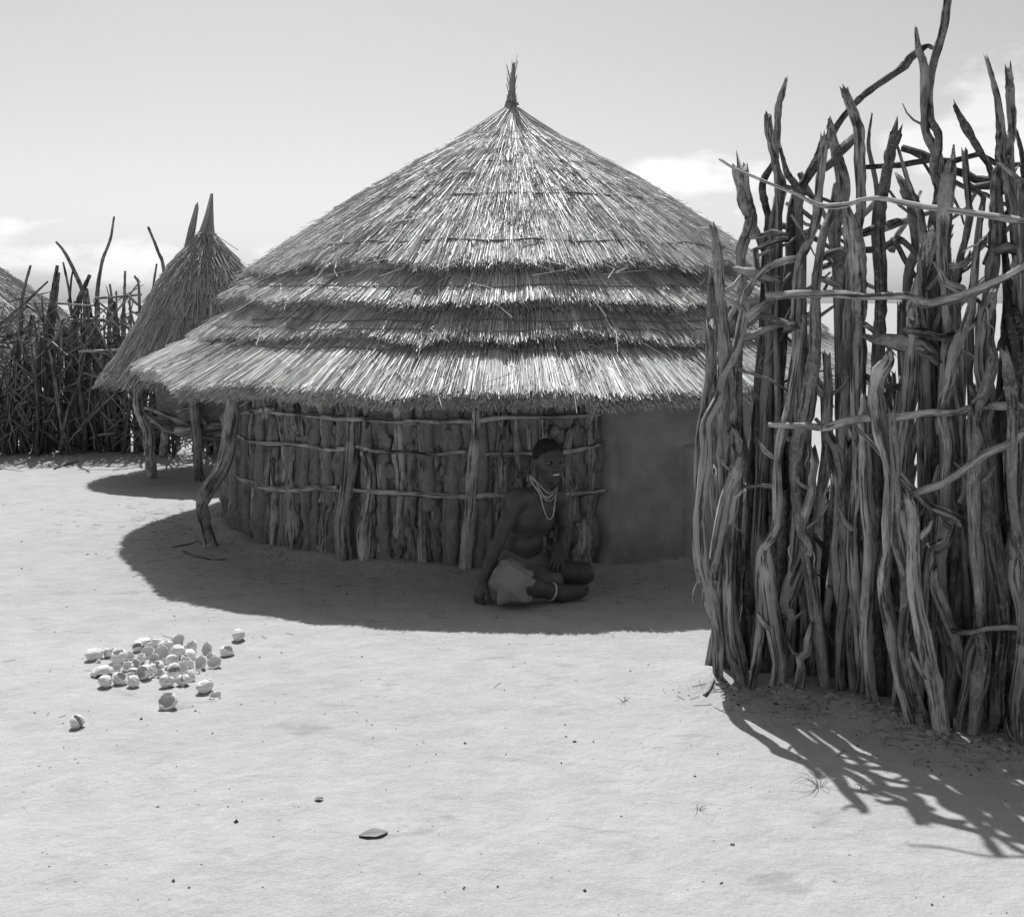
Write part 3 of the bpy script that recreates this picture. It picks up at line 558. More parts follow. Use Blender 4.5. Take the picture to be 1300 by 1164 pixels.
# (points base to top in photo pixels, widths, depth behind the front line, material, tone, flatness)
front = [
 ([(940, 878), (936, 840), (924, 770), (921, 700), (923, 640), (926, 560), (923, 505), (917, 430), (910, 370), (907, 320), (905, 287)], [18, 18, 20, 21, 21, 22, 22, 15, 13, 11, 7], .06, S, 1.0, .6),
 ([(917, 880), (915, 862), (912, 805), (904, 755), (895, 705), (892, 640), (895, 580), (901, 535), (910, 505), (922, 475), (937, 437), (948, 395), (949, 370), (955, 345), (960, 315)], [15, 15, 17, 20, 18, 16, 15, 15, 13, 13, 13, 14, 10, 8, 6], 0, L_, .75, None),
 ([(890, 742), (885, 690), (885, 640), (889, 560), (893, 510), (899, 465), (903, 412)], [5, 6, 6, 7, 8, 9, 10], .03, S, .8, None),
 ([(905, 730), (910, 706), (923, 632), (931, 600), (937, 572)], [13, 14, 14, 14, 12], -.03, S, 1.05, None),
 ([(950, 882), (944, 868), (929, 813), (925, 719), (930, 650), (934, 560), (930, 545)], [14, 13, 14, 15, 16, 15, 10], -.01, S, .9, None),
 ([(955, 890), (956, 876), (961, 794), (969, 706), (977, 665), (991, 582), (1004, 500), (1016, 430), (1022, 405)], [11, 11, 11, 12, 12, 12, 11, 8, 5], -.03, S, 1.15, None),
 ([(986, 892), (986, 874), (987, 800), (977, 715), (972, 690)], [19, 18, 17, 15, 12], -.01, S, 1.05, .7),
 ([(994, 860), (995, 790), (1002, 764), (1016, 706), (1024, 670)], [11, 12, 14, 14, 12], .06, S, 1.05, None),
 ([(1049, 892), (1048, 874), (1040, 780), (1031, 712), (1022, 672), (1012, 624), (1014, 572), (1025, 525), (1030, 480), (1033, 440), (1035, 372), (1043, 306), (1053, 262), (1060, 235)], [15, 15, 16, 18, 18, 16, 17, 20, 19, 18, 12, 11, 9, 6], 0, B, 1.2, None),
 ([(1060, 892), (1060, 876), (1065, 813), (1074, 719), (1073, 650), (1063, 582), (1050, 548), (1051, 506), (1045, 455)], [10, 10, 12, 17, 17, 16, 14, 11, 9], .05, S, .8, None),
 ([(1030, 705), (1026, 670), (1030, 620), (1035, 570)], [8, 9, 10, 8], -.02, S, .95, None),
 ([(1013, 885), (1013, 868), (1010, 850), (1018, 838), (1030, 820), (1033, 795)], [11, 10, 9, 10, 9, 5], -.02, S, 1.1, None),
 ([(1080, 900), (1078, 880), (1080, 800), (1086, 740), (1080, 650), (1076, 560)], [15, 15, 16, 14, 13, 12], .10, S, .6, None),
 ([(1096, 910), (1094, 895), (1098, 790), (1096, 700)], [14, 14, 13, 12], .07, S, .7, None),
 ([(1104, 915), (1103, 898), (1100, 824), (1098, 752), (1101, 680), (1102, 596), (1098, 545), (1096, 500)], [15, 14, 13, 15, 16, 14, 11, 9], 0, S, 1.1, .7),
 ([(1155, 925), (1152, 905), (1144, 860), (1134, 806), (1128, 752), (1124, 690), (1120, 600), (1117, 540), (1118, 490), (1126, 460), (1130, 445)], [15, 16, 19, 22, 17, 18, 19, 22, 21, 15, 8], -.03, S, 1.25, .55),
 ([(1172, 945), (1169, 930), (1163, 894), (1154, 824), (1145, 752), (1138, 680), (1134, 600), (1132, 520)], [23, 21, 17, 15, 14, 13, 12, 10], -.02, B, 1.15, None),
 ([(1195, 945), (1194, 930), (1190, 872), (1181, 824), (1167, 752), (1158, 690), (1153, 655), (1146, 625)], [21, 21, 23, 23, 22, 20, 17, 9], -.02, S, 1.15, .6),
 ([(1178, 850), (1179, 760), (1181, 712), (1198, 690), (1208, 670), (1217, 648)], [8, 9, 14, 14, 13, 9], .05, S, .9, None),
 ([(1226, 860), (1221, 834), (1205, 788), (1190, 748), (1184, 725)], [9, 11, 16, 14, 8], .03, S, .75, .5),
 ([(1239, 948), (1239, 932), (1246, 872), (1256, 826), (1249, 792), (1243, 752), (1236, 690), (1233, 620), (1233, 560), (1240, 525), (1254, 495), (1262, 462), (1258, 440)], [17, 16, 19, 22, 15, 14, 16, 17, 18, 17, 16, 13, 8], -.05, B, 1.2, None),
 ([(1254, 940), (1258, 915), (1270, 860), (1277, 812), (1272, 752), (1260, 685), (1253, 640), (1243, 574), (1238, 530)], [15, 15, 15, 15, 17, 18, 18, 14, 10], .02, B, 1.15, None),
 ([(1300, 820), (1297, 730), (1292, 690), (1288, 640), (1286, 550), (1288, 500), (1280, 470), (1274, 440)], [12, 13, 14, 13, 14, 14, 14, 10], -.05, B, 1.1, None),
 ([(1293, 962), (1293, 944), (1296, 824), (1288, 728), (1284, 690)], [13, 13, 15, 13, 8], -.02, S, .85, None),
 ([(1213, 948), (1216, 930), (1225, 872), (1236, 815), (1244, 785)], [11, 11, 12, 11, 8], -.01, S, .95, .6),
 ([(1206, 935), (1207, 910), (1210, 840), (1200, 780)], [13, 13, 12, 9], .08, S, .6, None),
 ([(1198, 620), (1201, 560), (1200, 514), (1204, 485), (1214, 446), (1221, 425), (1235, 393), (1244, 344), (1247, 275)], [11, 13, 14, 14, 14, 12, 11, 9, 7], .02, S, .9, None),
 ([(1206, 660), (1204, 600), (1200, 560), (1202, 530), (1198, 510)], [16, 17, 17, 17, 14], .12, S, .95, .6),
 ([(1252, 560), (1250, 500), (1253, 426), (1258, 385), (1262, 368)], [17, 17, 15, 11, 5], .03, S, .75, None),
 ([(1218, 640), (1221, 600), (1223, 540), (1216, 480), (1214, 455)], [7, 9, 10, 10, 6], .07, S, 1.05, .5),
]
back = [
 ([(918, 560), (920, 470), (925, 413), (935, 380), (945, 330), (956, 287), (951, 255), (944, 203)], [14, 14, 13, 13, 14, 17, 20, 22], .14, S, 1.0, .5),
 ([(968, 700), (972, 560), (974, 430), (979, 330), (985, 275), (992, 236), (984, 203), (986, 172), (988, 131), (997, 104)], [16, 16, 15, 14, 14, 11, 10, 8, 9, 4], .18, S, .7, None),
 ([(984, 215), (981, 183), (975, 148)], [8, 9, 8], .17, S, .75, None),
 ([(964, 640), (966, 480), (970, 340), (973, 275), (972, 235), (981, 203)], [13, 13, 11, 9, 9, 6], .22, B, .5, None),
 ([(1014, 248), (1000, 215), (989, 188)], [9, 7, 4], .2, B, 1.0, None),
 ([(992, 560), (996, 430), (1000, 330), (1003, 272), (1014, 243), (1033, 214), (1051, 178), (1066, 153), (1084, 130), (1107, 109), (1140, 84), (1158, 72), (1172, 65), (1186, 60)], [14, 14, 14, 12, 11, 10, 9, 8, 8, 8, 9, 10, 6, 4], .24, B, .6, None),
 ([(1008, 300), (1020, 235), (1030, 205), (1040, 177)], [11, 10, 8, 5], .26, B, .5, None),
 ([(1005, 560), (1008, 420), (1012, 345), (1021, 315), (1034, 272), (1041, 234), (1045, 184)], [14, 13, 13, 13, 14, 13, 15], .10, S, 1.05, .5),
 ([(1064, 560), (1066, 400), (1068, 300), (1071, 268), (1071, 234), (1063, 189), (1055, 165), (1051, 150)], [14, 14, 15, 17, 18, 14, 10, 5], .2, S, .85, .55),
 ([(1078, 420), (1082, 320), (1084, 282), (1090, 255), (1092, 193), (1087, 152), (1076, 112)], [13, 12, 9, 10, 11, 10, 8], .12, S, .95, None),
 ([(1095, 560), (1091, 430), (1089, 362), (1083, 310), (1074, 262)], [17, 18, 19, 23, 10], .06, S, .95, .6),
 ([(1116, 420), (1115, 300), (1113, 240), (1109, 185), (1106, 144)], [8, 7, 6, 5, 2], .28, S, .6, None),
 ([(1114, 600), (1115, 430), (1117, 360), (1120, 280), (1124, 240), (1132, 198), (1139, 165)], [14, 14, 13, 13, 12, 12, 13], .12, B, .65, None),
 ([(1196, 420), (1194, 300), (1191, 228), (1187, 196), (1177, 155), (1169, 93), (1164, 60), (1161, 37)], [11, 10, 10, 11, 9, 9, 7, 3], .20, S, .75, None),
 ([(1178, 340), (1184, 280), (1190, 240), (1190, 215), (1186, 180), (1184, 144), (1187, 93), (1195, 41), (1206, 0), (1215, -35)], [12, 12, 11, 11, 10, 9, 9, 10, 9, 8], .22, B, 1.0, None),
 ([(1148, 520), (1155, 420), (1162, 398), (1169, 374), (1176, 340), (1181, 303), (1184, 294)], [13, 14, 15, 15, 17, 20, 18], .05, S, 1.15, None),
 ([(1202, 620), (1202, 480), (1202, 405), (1202, 344), (1203, 260), (1206, 215), (1211, 195), (1214, 183)], [17, 17, 17, 17, 18, 14, 7, 2], .10, S, .85, .5),
 ([(1205, 420), (1212, 370), (1219, 342), (1228, 300), (1232, 255), (1231, 190)], [10, 10, 10, 9, 8, 8], .18, S, .6, None),
 ([(1275, 330), (1268, 260), (1257, 226), (1243, 200), (1226, 168), (1210, 137)], [9, 9, 8, 9, 11, 5], .2, B, .7, None),
 ([(1292, 420), (1290, 300), (1286, 240), (1279, 198), (1272, 155), (1259, 109), (1252, 74)], [13, 13, 13, 15, 11, 8, 5], .15, S, .75, None),
 ([(1281, 205), (1284, 165), (1283, 124), (1279, 87)], [10, 10, 11, 8], .16, S, .75, None),
 ([(1304, 420), (1300, 280), (1296, 206), (1290, 163)], [9, 9, 7, 4], .2, B, .6, None),
 ([(1262, 640), (1262, 480), (1260, 354), (1262, 282), (1265, 228), (1272, 205)], [16, 16, 16, 16, 14, 9], .14, S, .6, None),
 ([(1152, 520), (1157, 360), (1160, 310), (1154, 268), (1145, 232), (1141, 222)], [15, 16, 18, 18, 13, 6], .18, S, .7, .5),
 ([(1172, 460), (1169, 300), (1165, 248)], [8, 7, 6], .2, S, .7, None),
 ([(1172, 330), (1164, 265), (1155, 236), (1141, 185)], [8, 8, 7, 4], .26, S, .75, None),
 ([(1224, 450), (1240, 330), (1250, 290), (1240, 255), (1228, 235)], [8, 8, 7, 6, 5], .24, S, .6, None),
 ([(1284, 520), (1280, 400), (1278, 320), (1276, 290)], [9, 9, 8, 5], .2, B, .6, None),
 ([(1296, 560), (1297, 470), (1292, 410), (1288, 392)], [26, 26, 20, 10], .12, B, .45, None),
 ([(1300, 420), (1296, 250), (1290, 235), (1270, 208)], [8, 8, 7, 4], .1, S, .9, None),
]
def fp(i, item, up=False):
    pts, ws, off, mat, tn, fl = item; g2 = np.random.default_rng(500+i)
    d = float(fence_d(min(max(pts[0][0], 905), 1300)))+off
    if up: d = float(fence_d(min(max(pts[0][0], 905), 1300)))+off
    n = len(pts); dd = d+np.interp(np.linspace(0, 1, n), np.linspace(0, 1, 4), np.concatenate([[0], g2.normal(0, .022, 3)]))
    P3 = [P(a, b_, q__) for (a, b_), q__ in zip(pts, dd)]; R3 = [w*.5/F*q__ for w, q__ in zip(ws, dd)]
    if up:                                            # carry the hidden lower part down to the ground
        x, y, z = P3[0]; k = max(1, int(z/.25)); ex = []
        for j in range(k, 0, -1): f = j/k; ex.append((x+g2.normal(0, .012)+f*g2.normal(0, .03), y+.02*f, z-(z+.05)*f))
        P3 = ex+P3; R3 = [R3[0]*1.05]*len(ex)+R3
    else: P3[0] = (P3[0][0], P3[0][1], min(P3[0][2], P3[0][2]))
    fl_ = (fl, g2.uniform(-.5, .5)) if fl else None
    P3 = np.array(P3); P3[1:-1] += g2.normal(0, .007, P3[1:-1].shape); geos = []
    for _ in range(g2.integers(0, 3)):                # broken side branches
        j = g2.integers(len(P3)//3, len(P3)-1); rj = R3[j]; sg = g2.choice((-1, 1)); up_ = g2.uniform(.03, .11); base_ = P3[j]; tip = base_+np.array([sg*(rj+g2.uniform(.015, .06)), g2.normal(-.02, .03), up_])
        geos.append(pole_geo([base_, (base_+tip)/2+[sg*.008, 0, -.01], tip], [rj*.5, rj*.42, rj*.2], g2, 7, .025, .2, jag=.006))
    stick('pole', [pole_geo(P3, R3, g2, 13, .034, .24 if mat is S else .12, flat=fl_, jag=min(ws[-1], 14)*.0018 if mat is not L_ else .004, knots=9, wob=.006)]+geos, mat, pf_, tn)
for i, it in enumerate(front): fp(i, it)
for i, it in enumerate(back): fp(100+i, it, True)
# stubs and forks of the pale branch
d = float(fence_d(917)); spole('branch_stub', [(946, 402), (960, 393), (973, 386)], [11, 10, 8], d-.01, L_, pf_, 701, .8, sides=10, jag=.01)
rails = [
 ([(911, 197), (930, 211), (960, 226), (985, 239), (1010, 248), (1040, 261), (1075, 258), (1097, 253), (1127, 254), (1173, 262), (1245, 271), (1304, 279), (1345, 284)], [3, 3.5, 3.5, 3.5, 4, 5, 5, 5, 6, 7, 8, 8, 7], .02, L_, 1.05),
 ([(977, 374), (1010, 372), (1060, 371), (1096, 374), (1148, 374), (1168, 381), (1184, 388), (1232, 373), (1270, 352), (1302, 334), (1330, 318)], [10, 9, 8, 8, 9, 10, 11, 10, 9, 9, 8], -.05, S, 1.1),
 ([(979, 543), (1028, 541), (1055, 542), (1100, 532), (1147, 530), (1200, 523), (1238, 517)], [8, 8, 9, 10, 9, 9, 9], -.06, S, 1.2),
 ([(1255, 516), (1280, 514), (1310, 514)], [9, 9, 8], -.02, S, .9),
 ([(1135, 653), (1176, 621), (1227, 592), (1277, 561), (1304, 546), (1330, 530)], [7, 9, 9, 10, 9, 8], -.07, S, 1.1),
 ([(1088, 546), (1129, 585), (1169, 630), (1200, 650), (1229, 668)], [4, 7, 8, 10, 9], -.04, S, .95),
 ([(1206, 804), (1240, 800), (1292, 798), (1315, 797)], [6, 6, 7, 6], -.06, B, 1.2),
 ([(1095, 424), (1125, 428), (1150, 437), (1175, 448), (1195, 460)], [6, 12, 16, 15, 10], .06, S, .7),
 ([(1150, 417), (1185, 426), (1216, 430)], [7, 8, 9], .02, B, .8),
 ([(1143, 187), (1183, 204), (1225, 221), (1260, 232), (1310, 241)], [8, 9, 9, 9, 9], .27, B, .5),
 ([(1096, 214), (1140, 209), (1183, 207), (1240, 205), (1310, 213)], [6, 6, 7, 8, 7], .26, B, .5),
 ([(1092, 300), (1120, 290), (1146, 281)], [8, 8, 7], .25, S, .55),
 ([(1095, 323), (1120, 313), (1148, 304)], [7, 7, 7], .24, S, .6),
 ([(915, 375), (928, 382), (944, 390)], [4, 5, 5], .03, S, 1.1),
 ([(934, 341), (950, 343), (968, 347), (992, 357)], [6, 7, 9, 8], .05, S, .8),
 ([(962, 348), (985, 338), (1008, 328)], [8, 8, 7], .04, S, 1.15),
 ([(968, 402), (993, 414), (1016, 413)], [8, 9, 7], .07, B, .7),
 ([(1185, 332), (1200, 354), (1218, 373)], [6, 8, 9], .04, S, 1.0),
 ([(952, 301), (975, 296), (998, 297)], [6, 6, 5], .1, S, .8),
 ([(955, 318), (975, 308), (1000, 302)], [4, 5, 4], .07, S, .9),
 ([(1046, 216), (1066, 198), (1086, 179)], [9, 8, 7], .26, B, .6),
 ([(1040, 330), (1060, 322), (1085, 332)], [7, 8, 7], .2, S, .5),
 ([(1040, 345), (1062, 336), (1075, 330)], [6, 6, 6], .24, S, .6),
 ([(1038, 352), (1055, 360), (1068, 370)], [6, 7, 6], .16, S, .7),
 ([(1242, 238), (1272, 240), (1310, 243)], [6, 7, 6], .2, S, .6),
 ([(1265, 316), (1285, 316), (1310, 317)], [8, 8, 8], .12, S, .6),
 ([(936, 617), (955, 617), (980, 617)], [3, 3, 3], .1, S, .7),
 ([(1100, 480), (1140, 492), (1180, 480)], [6, 7, 6], .14, B, .6),
]
for i, (pts, ws, off, mat, tn) in enumerate(rails):
    g2 = np.random.default_rng(800+i); dd = [float(np.interp(a, [905, 1300, 1420], [fence_d(905), fence_d(1300), fence_d(1420)]))+off for a, _ in pts]
    stick('cross_branch', pole_geo([P(a, b_, q__) for (a, b_), q__ in zip(pts, dd)], [w*.5/F*q__ for w, q__ in zip(ws, dd)], g2, 10, .035, .22, knots=9, jag=.006, wob=.007), mat, pf_, tn)
# the denser inner row that closes the gaps low down, and the run of the fence beyond the picture
g = np.random.default_rng(99)
for i in range(125):
    px = g.uniform(912, 1310); off = g.uniform(.13, .62); d = float(fence_d(min(px, 1300)))+off; base = HZ+F*CH/d+8; topy = g.uniform(500, 680) if px < 1110 else g.uniform(400, 600)
    if g.random() < .22: topy = g.uniform(300, 420)
    if px > 1190 and 620 < 700 and 1196 < px < 1226: topy = g.uniform(700, 800) if g.random() < .7 else topy
    k = 5; xs = px+g.normal(0, 20)*np.linspace(0, 1, k)+np.cumsum(g.normal(0, 6, k)); ys = np.linspace(base, topy, k); w = g.uniform(8, 18)
    mt = S if g.random() < .7 else B
    stick('pole', pole_geo([P(a, b_, d) for a, b_ in zip(xs, ys)], np.linspace(w, w*.7, k)*g.uniform(.85, 1.1, k)*.5/F*d, g, 9, .07, .15, flat=(.55, g.uniform(-1, 1)) if g.random() < .4 else None, jag=.015, knots=4), mt, pf_, g.uniform(.55, 1.0))
for i in range(26):
    px = 1306+i*9+g.uniform(-4, 4); off = g.uniform(-.03, .25); d = float(fence_d(px))+off; base = HZ+F*CH/d+8; topy = g.uniform(60, 300)
    k = 5; xs = px+g.normal(0, 14)*np.linspace(0, 1, k)+np.cumsum(g.normal(0, 4, k)); ys = np.linspace(base, topy, k); w = g.uniform(9, 18)
    stick('pole', pole_geo([P(a, b_, d) for a, b_ in zip(xs, ys)], np.linspace(w, w*.6, k)*.5/F*d, g, 10, .06, .15, jag=.015, knots=3), S if g.random() < .7 else B, pf_, g.uniform(.7, 1.1))
for i in range(62):
    hi = i < 40; px = g.uniform(960, 1300); py = (g.uniform(300, 440) if px < 1030 else g.uniform(225, 440)) if hi else g.uniform(440, 830); l = g.uniform(50, 130); an = math.radians(g.choice((-1, 1))*g.uniform(15, 72)); d = float(fence_d(px))+(g.uniform(.06, .45) if hi else g.uniform(.12, .4)); w = g.uniform(3.5, 8.5); dx, dy = math.cos(an)*l/2, math.sin(an)*l/2
    stick('cross_branch', pole_geo([P(px-dx, py+dy, d), P(px+g.normal(0, 5), py+g.normal(0, 5), d+g.normal(0, .03)), P(px+dx, py-dy, d+g.normal(0, .05))], np.array([w, w*.9, w*.55])*.5/F*d, g, 9, .05, .16, knots=3, jag=.008, wob=.006), S if g.random() < .6 else B, pf_, g.uniform(.55, 1.15))
# shreds of bark and fibre ties hanging on the fence
for i, (px, py, l) in enumerate(((886, 705, 60), (890, 730, 45), (1032, 700, 26), (930, 660, 16), (1026, 565, 30), (912, 718, 24), (1005, 690, 40), (1252, 390, 40), (1252, 300, 20))):
    d = float(fence_d(max(px, 905)))-.03; pts = []; x, y = px, py
    for j in range(5): pts.append(P(x, y, d+g.normal(0, .01))); x += g.normal(0, 4); y += l/4
    stick('bark_shred', pole_geo(pts, [.003, .0035, .003, .0025, .0015], g, 5, .02, .2), L_, pf_, .9)

# ------------------------------------------------------------------ broken fruit shells
def shell_mesh(kind, seed):
    g2 = np.random.default_rng(seed); bm = bmesh.new(); bmesh.ops.create_uvsphere(bm, u_segments=34, v_segments=22, radius=1)
    el_ = {'long': 1.32, 'dome': 1.15}.get(kind, 1.05)
    def nz(c, s=2.0): return float(vn(c.x*s+seed*3.1+c.z*1.7, c.y*s+seed*1.3+c.z*2.3))
    dele = []
    for f in bm.faces:
        c = f.calc_center_median(); k = nz(c, 3)*.5
        if kind == 'half': cut = c.z > .08+k*.9
        elif kind == 'bowl': cut = c.z > .42+k*1.2
        elif kind == 'hole': cut = (c-Vector((.25, -.35, .9)).normalized()*1).length < .72+k*.7
        elif kind == 'crack': cut = abs(c.x*.8+.25*math.sin(c.z*4+seed)+k*.5) < .11+.12*max(0, c.z) and c.z > -.35
        elif kind == 'shard': cut = c.z > -.35+k*.8 or c.x > .62+k
        elif kind == 'dome': cut = c.z < -.15+k*.7
        elif kind == 'split': cut = (abs(c.x+k*.3) < .16+.1*c.z and c.y < .9) and c.z > -.75
        else: cut = abs(c.x*.9+.3*c.y+k*.6) < .05 and c.z > .1 and kind == 'long'
        if cut: dele.append(f)
    bmesh.ops.delete(bm, geom=dele, context='FACES')
    for v in bm.verts:
        n_ = 1+.26*nz(v.co, 1.3)+.05*nz(v.co, 5); v.co = Vector((v.co.x*el_*n_, v.co.y*n_*.98, v.co.z*n_*.95))
    bmesh.ops.recalc_face_normals(bm, faces=bm.faces[:])
    bmesh.ops.solidify(bm, geom=bm.faces[:], thickness=.10)
    for f in bm.faces: f.smooth = True
    bmesh.ops.delete(bm, geom=[v for v in bm.verts if not v.link_faces], context='VERTS')
    me = bpy.data.meshes.new('fruit_shell'); bm.to_mesh(me); bm.free(); me.materials.append(M_shell); return me
SH = {k: [shell_mesh(k, s) for s in (1, 2)] for k in ('half', 'bowl', 'hole', 'crack', 'shard', 'dome', 'split', 'long', 'whole')}
spec = [(120, 270, 120, 'long'), (250, 255, 100, 'crack'), (320, 295, 130, 'hole'), (400, 285, 75, 'half'), (185, 385, 145, 'dome'), (255, 340, 70, 'shard'), (300, 380, 65, 'half'), (385, 370, 95, 'bowl'), (210, 485, 125, 'crack'), (325, 465, 115, 'hole'), (430, 490, 105, 'whole'),
 (420, 420, 90, 'split'), (525, 410, 130, 'bowl'), (610, 370, 110, 'crack'), (480, 300, 100, 'half'), (540, 255, 105, 'half'), (460, 220, 85, 'whole'), (500, 165, 120, 'dome'), (580, 195, 130, 'whole'), (650, 265, 120, 'half'), (680, 215, 110, 'crack'), (590, 310, 75, 'half'), (665, 320, 65, 'half'), (735, 320, 115, 'whole'),
 (780, 185, 110, 'half'), (755, 145, 70, 'shard'), (780, 250, 110, 'whole'), (870, 255, 100, 'dome'), (885, 210, 105, 'bowl'), (1005, 235, 100, 'half'), (835, 300, 70, 'whole'), (870, 345, 75, 'half'), (955, 345, 110, 'half'), (965, 295, 90, 'dome'), (1065, 340, 108, 'half'), (1035, 285, 80, 'bowl'), (815, 370, 100, 'half'), (745, 410, 110, 'split'),
 (690, 490, 112, 'crack'), (770, 470, 80, 'half'), (820, 480, 105, 'split'), (880, 455, 85, 'half')]
spec += [(150, 320, 55, 'shard'), (350, 340, 60, 'shard'), (560, 430, 60, 'shard'), (640, 420, 70, 'bowl'), (700, 250, 70, 'shard'), (930, 400, 60, 'shard'), (830, 230, 60, 'half'), (450, 340, 65, 'bowl'), (900, 300, 60, 'shard'), (560, 330, 60, 'shard')]
loose = [(995, 520, 130, 'long', 'smooth long pale fruit shell lying alone beside a small curved shell fragment'), (1075, 580, 105, 'shard', 'small curved shell fragment lying beside a long pale fruit shell'), (700, 640, 150, 'bowl', 'large open shell bowl with a jagged rim just outside the shell heap'),
 (1165, 240, 110, 'hole', 'round shell with a gaping broken side, towards the hut from the heap'), (1255, 125, 110, 'long', 'long cracked dark-seamed shell lying farthest from the heap towards the bent eave post'), (-12, 795, 120, 'split', 'split round shell lying by itself on bare sand far from the heap')]
shl = {'half': 'half of a hollow pale fruit shell in the shell heap, cut face showing', 'bowl': 'pale shell bowl with a jagged open mouth in the shell heap', 'hole': 'round pale shell with a big hole broken in it, in the shell heap', 'crack': 'round pale shell with a dark crack across it, in the shell heap', 'shard': 'small curved shell splinter in the shell heap',
 'dome': 'domed shell piece lying mouth down in the shell heap', 'split': 'pale shell split open into two lips in the shell heap', 'long': 'long whole-looking pale shell at the edge of the shell heap', 'whole': 'unbroken round pale shell in the shell heap'}
nw = 0
for j, it in enumerate(spec):
    if it[3] == 'whole':
        nw += 1
        if nw not in (1, 5): spec[j] = (*it[:3], ('hole', 'crack', 'split')[nw % 3])
pos_ = []
for it in spec+loose:
    cx, cy, w, kd = it[:4]; px = 100+cx*.1615; w_ = w*.1615; pyb = 780+cy*.1615+w_*.42; x, y = G(px, pyb); r = w_*.5/F*y; pos_.append([x, y, r*.98])
pos_ = np.array(pos_)
for _ in range(60):
    for i in range(len(pos_)):
        dv = pos_[:, :2]-pos_[i, :2]; dist = np.hypot(dv[:, 0], dv[:, 1]); dist[i] = 9
        for j in np.where(dist < .72*(pos_[:, 2]+pos_[i, 2]))[0]:
            push = (.72*(pos_[j, 2]+pos_[i, 2])-dist[j])*.25*dv[j]/max(dist[j], 1e-4); pos_[j, :2] += push; pos_[i, :2] -= push
g = np.random.default_rng(13)
for i, it in enumerate(spec+loose):
    kd = it[3]; x, y, r = pos_[i]; o = bpy.data.objects.new('fruit_shell', SH[kd][i % 2]); COL.objects.link(o)
    face = Vector((g.normal(0, .5), -.8, g.uniform(.2, 1.3))) if kd in ('half', 'bowl', 'split') else Vector((g.normal(0, .3), g.normal(-.2, .3), 1))
    if kd == 'dome' or kd == 'long': face = Vector((g.normal(0, .1), g.normal(0, .1), 1))
    if i == len(spec)+2: face = Vector((-.1, -.75, .65))
    if kd == 'shard': face = Vector((g.normal(0, .2), -.4, 1))
    o.rotation_euler = (face.to_track_quat('Z', 'Y').to_matrix() @ Matrix.Rotation(g.uniform(-.6, .6) if kd in ('long', 'dome') else g.uniform(0, 6.28), 3, 'Z')).to_euler()
    o.scale = (r*g.uniform(.92, 1.1), r*g.uniform(.85, 1.0), r*g.uniform(.8, 1.0))
    R_ = o.rotation_euler.to_matrix() @ Matrix.Diagonal(o.scale); zmin = min((R_ @ v.co).z for v in o.data.vertices)
    o.location = (x, y, ghf(x, y)-zmin-.003)
    if i < len(spec): tag(o, ('small ' if r < .0225 else 'large ' if r > .0275 else '')+shl[kd].replace('small ', ''), 'shell', 'broken fruit shells heaped on the sand')
    else: tag(o, it[4], 'shell')

# ------------------------------------------------------------------ the seated person
def surface_nets(Sf, org, h):
    nx, ny, nz = Sf.shape; ins = Sf < 0
    cr = [(a, b_, c_) for a in (0, 1) for b_ in (0, 1) for c_ in (0, 1)]
    def sl(A, o): return A[o[0]:nx-1+o[0], o[1]:ny-1+o[1], o[2]:nz-1+o[2]]
    cnt = np.zeros((nx-1, ny-1, nz-1), np.int8)
    for o in cr: cnt += sl(ins, o)
    act = (cnt > 0) & (cnt < 8); ids = np.full(act.shape, -1, np.int32); ii = np.argwhere(act); ids[act] = np.arange(len(ii))
    acc = np.zeros((len(ii), 3)); num = np.zeros(len(ii))
    for o in cr:
        for ax in range(3):
            if o[ax]: continue
            o2 = list(o); o2[ax] = 1; s0 = sl(Sf, o)[act]; s1 = sl(Sf, tuple(o2))[act]; m_ = (s0 < 0) != (s1 < 0); t = s0/(s0-s1+1e-12)
            p = np.repeat(np.array(o, float)[None], len(ii), 0); p[:, ax] += t; acc[m_] += p[m_]; num[m_] += 1
    V = (ii+acc/np.maximum(num, 1)[:, None])*h+org; Q = []
    for ax in range(3):
        b1, b2 = [(1, 2), (2, 0), (0, 1)][ax]; s = [slice(None)]*3; s2 = [slice(None)]*3; s[ax] = slice(0, -1); s2[ax] = slice(1, None)
        for flip in (False, True):
            e = np.argwhere((ins[tuple(s)] & ~ins[tuple(s2)]) if not flip else (~ins[tuple(s)] & ins[tuple(s2)]))
            e = e[(e[:, b1] > 0) & (e[:, b2] > 0) & (e[:, b1] < Sf.shape[b1]-1) & (e[:, b2] < Sf.shape[b2]-1)]
            def at(d1, d2): k = e.copy(); k[:, b1] += d1; k[:, b2] += d2; return ids[k[:, 0], k[:, 1], k[:, 2]]
            qd = np.stack([at(-1, -1), at(0, -1), at(0, 0), at(-1, 0)], 1); Q.append(qd[:, ::-1] if flip else qd)
    return V, np.vstack(Q)
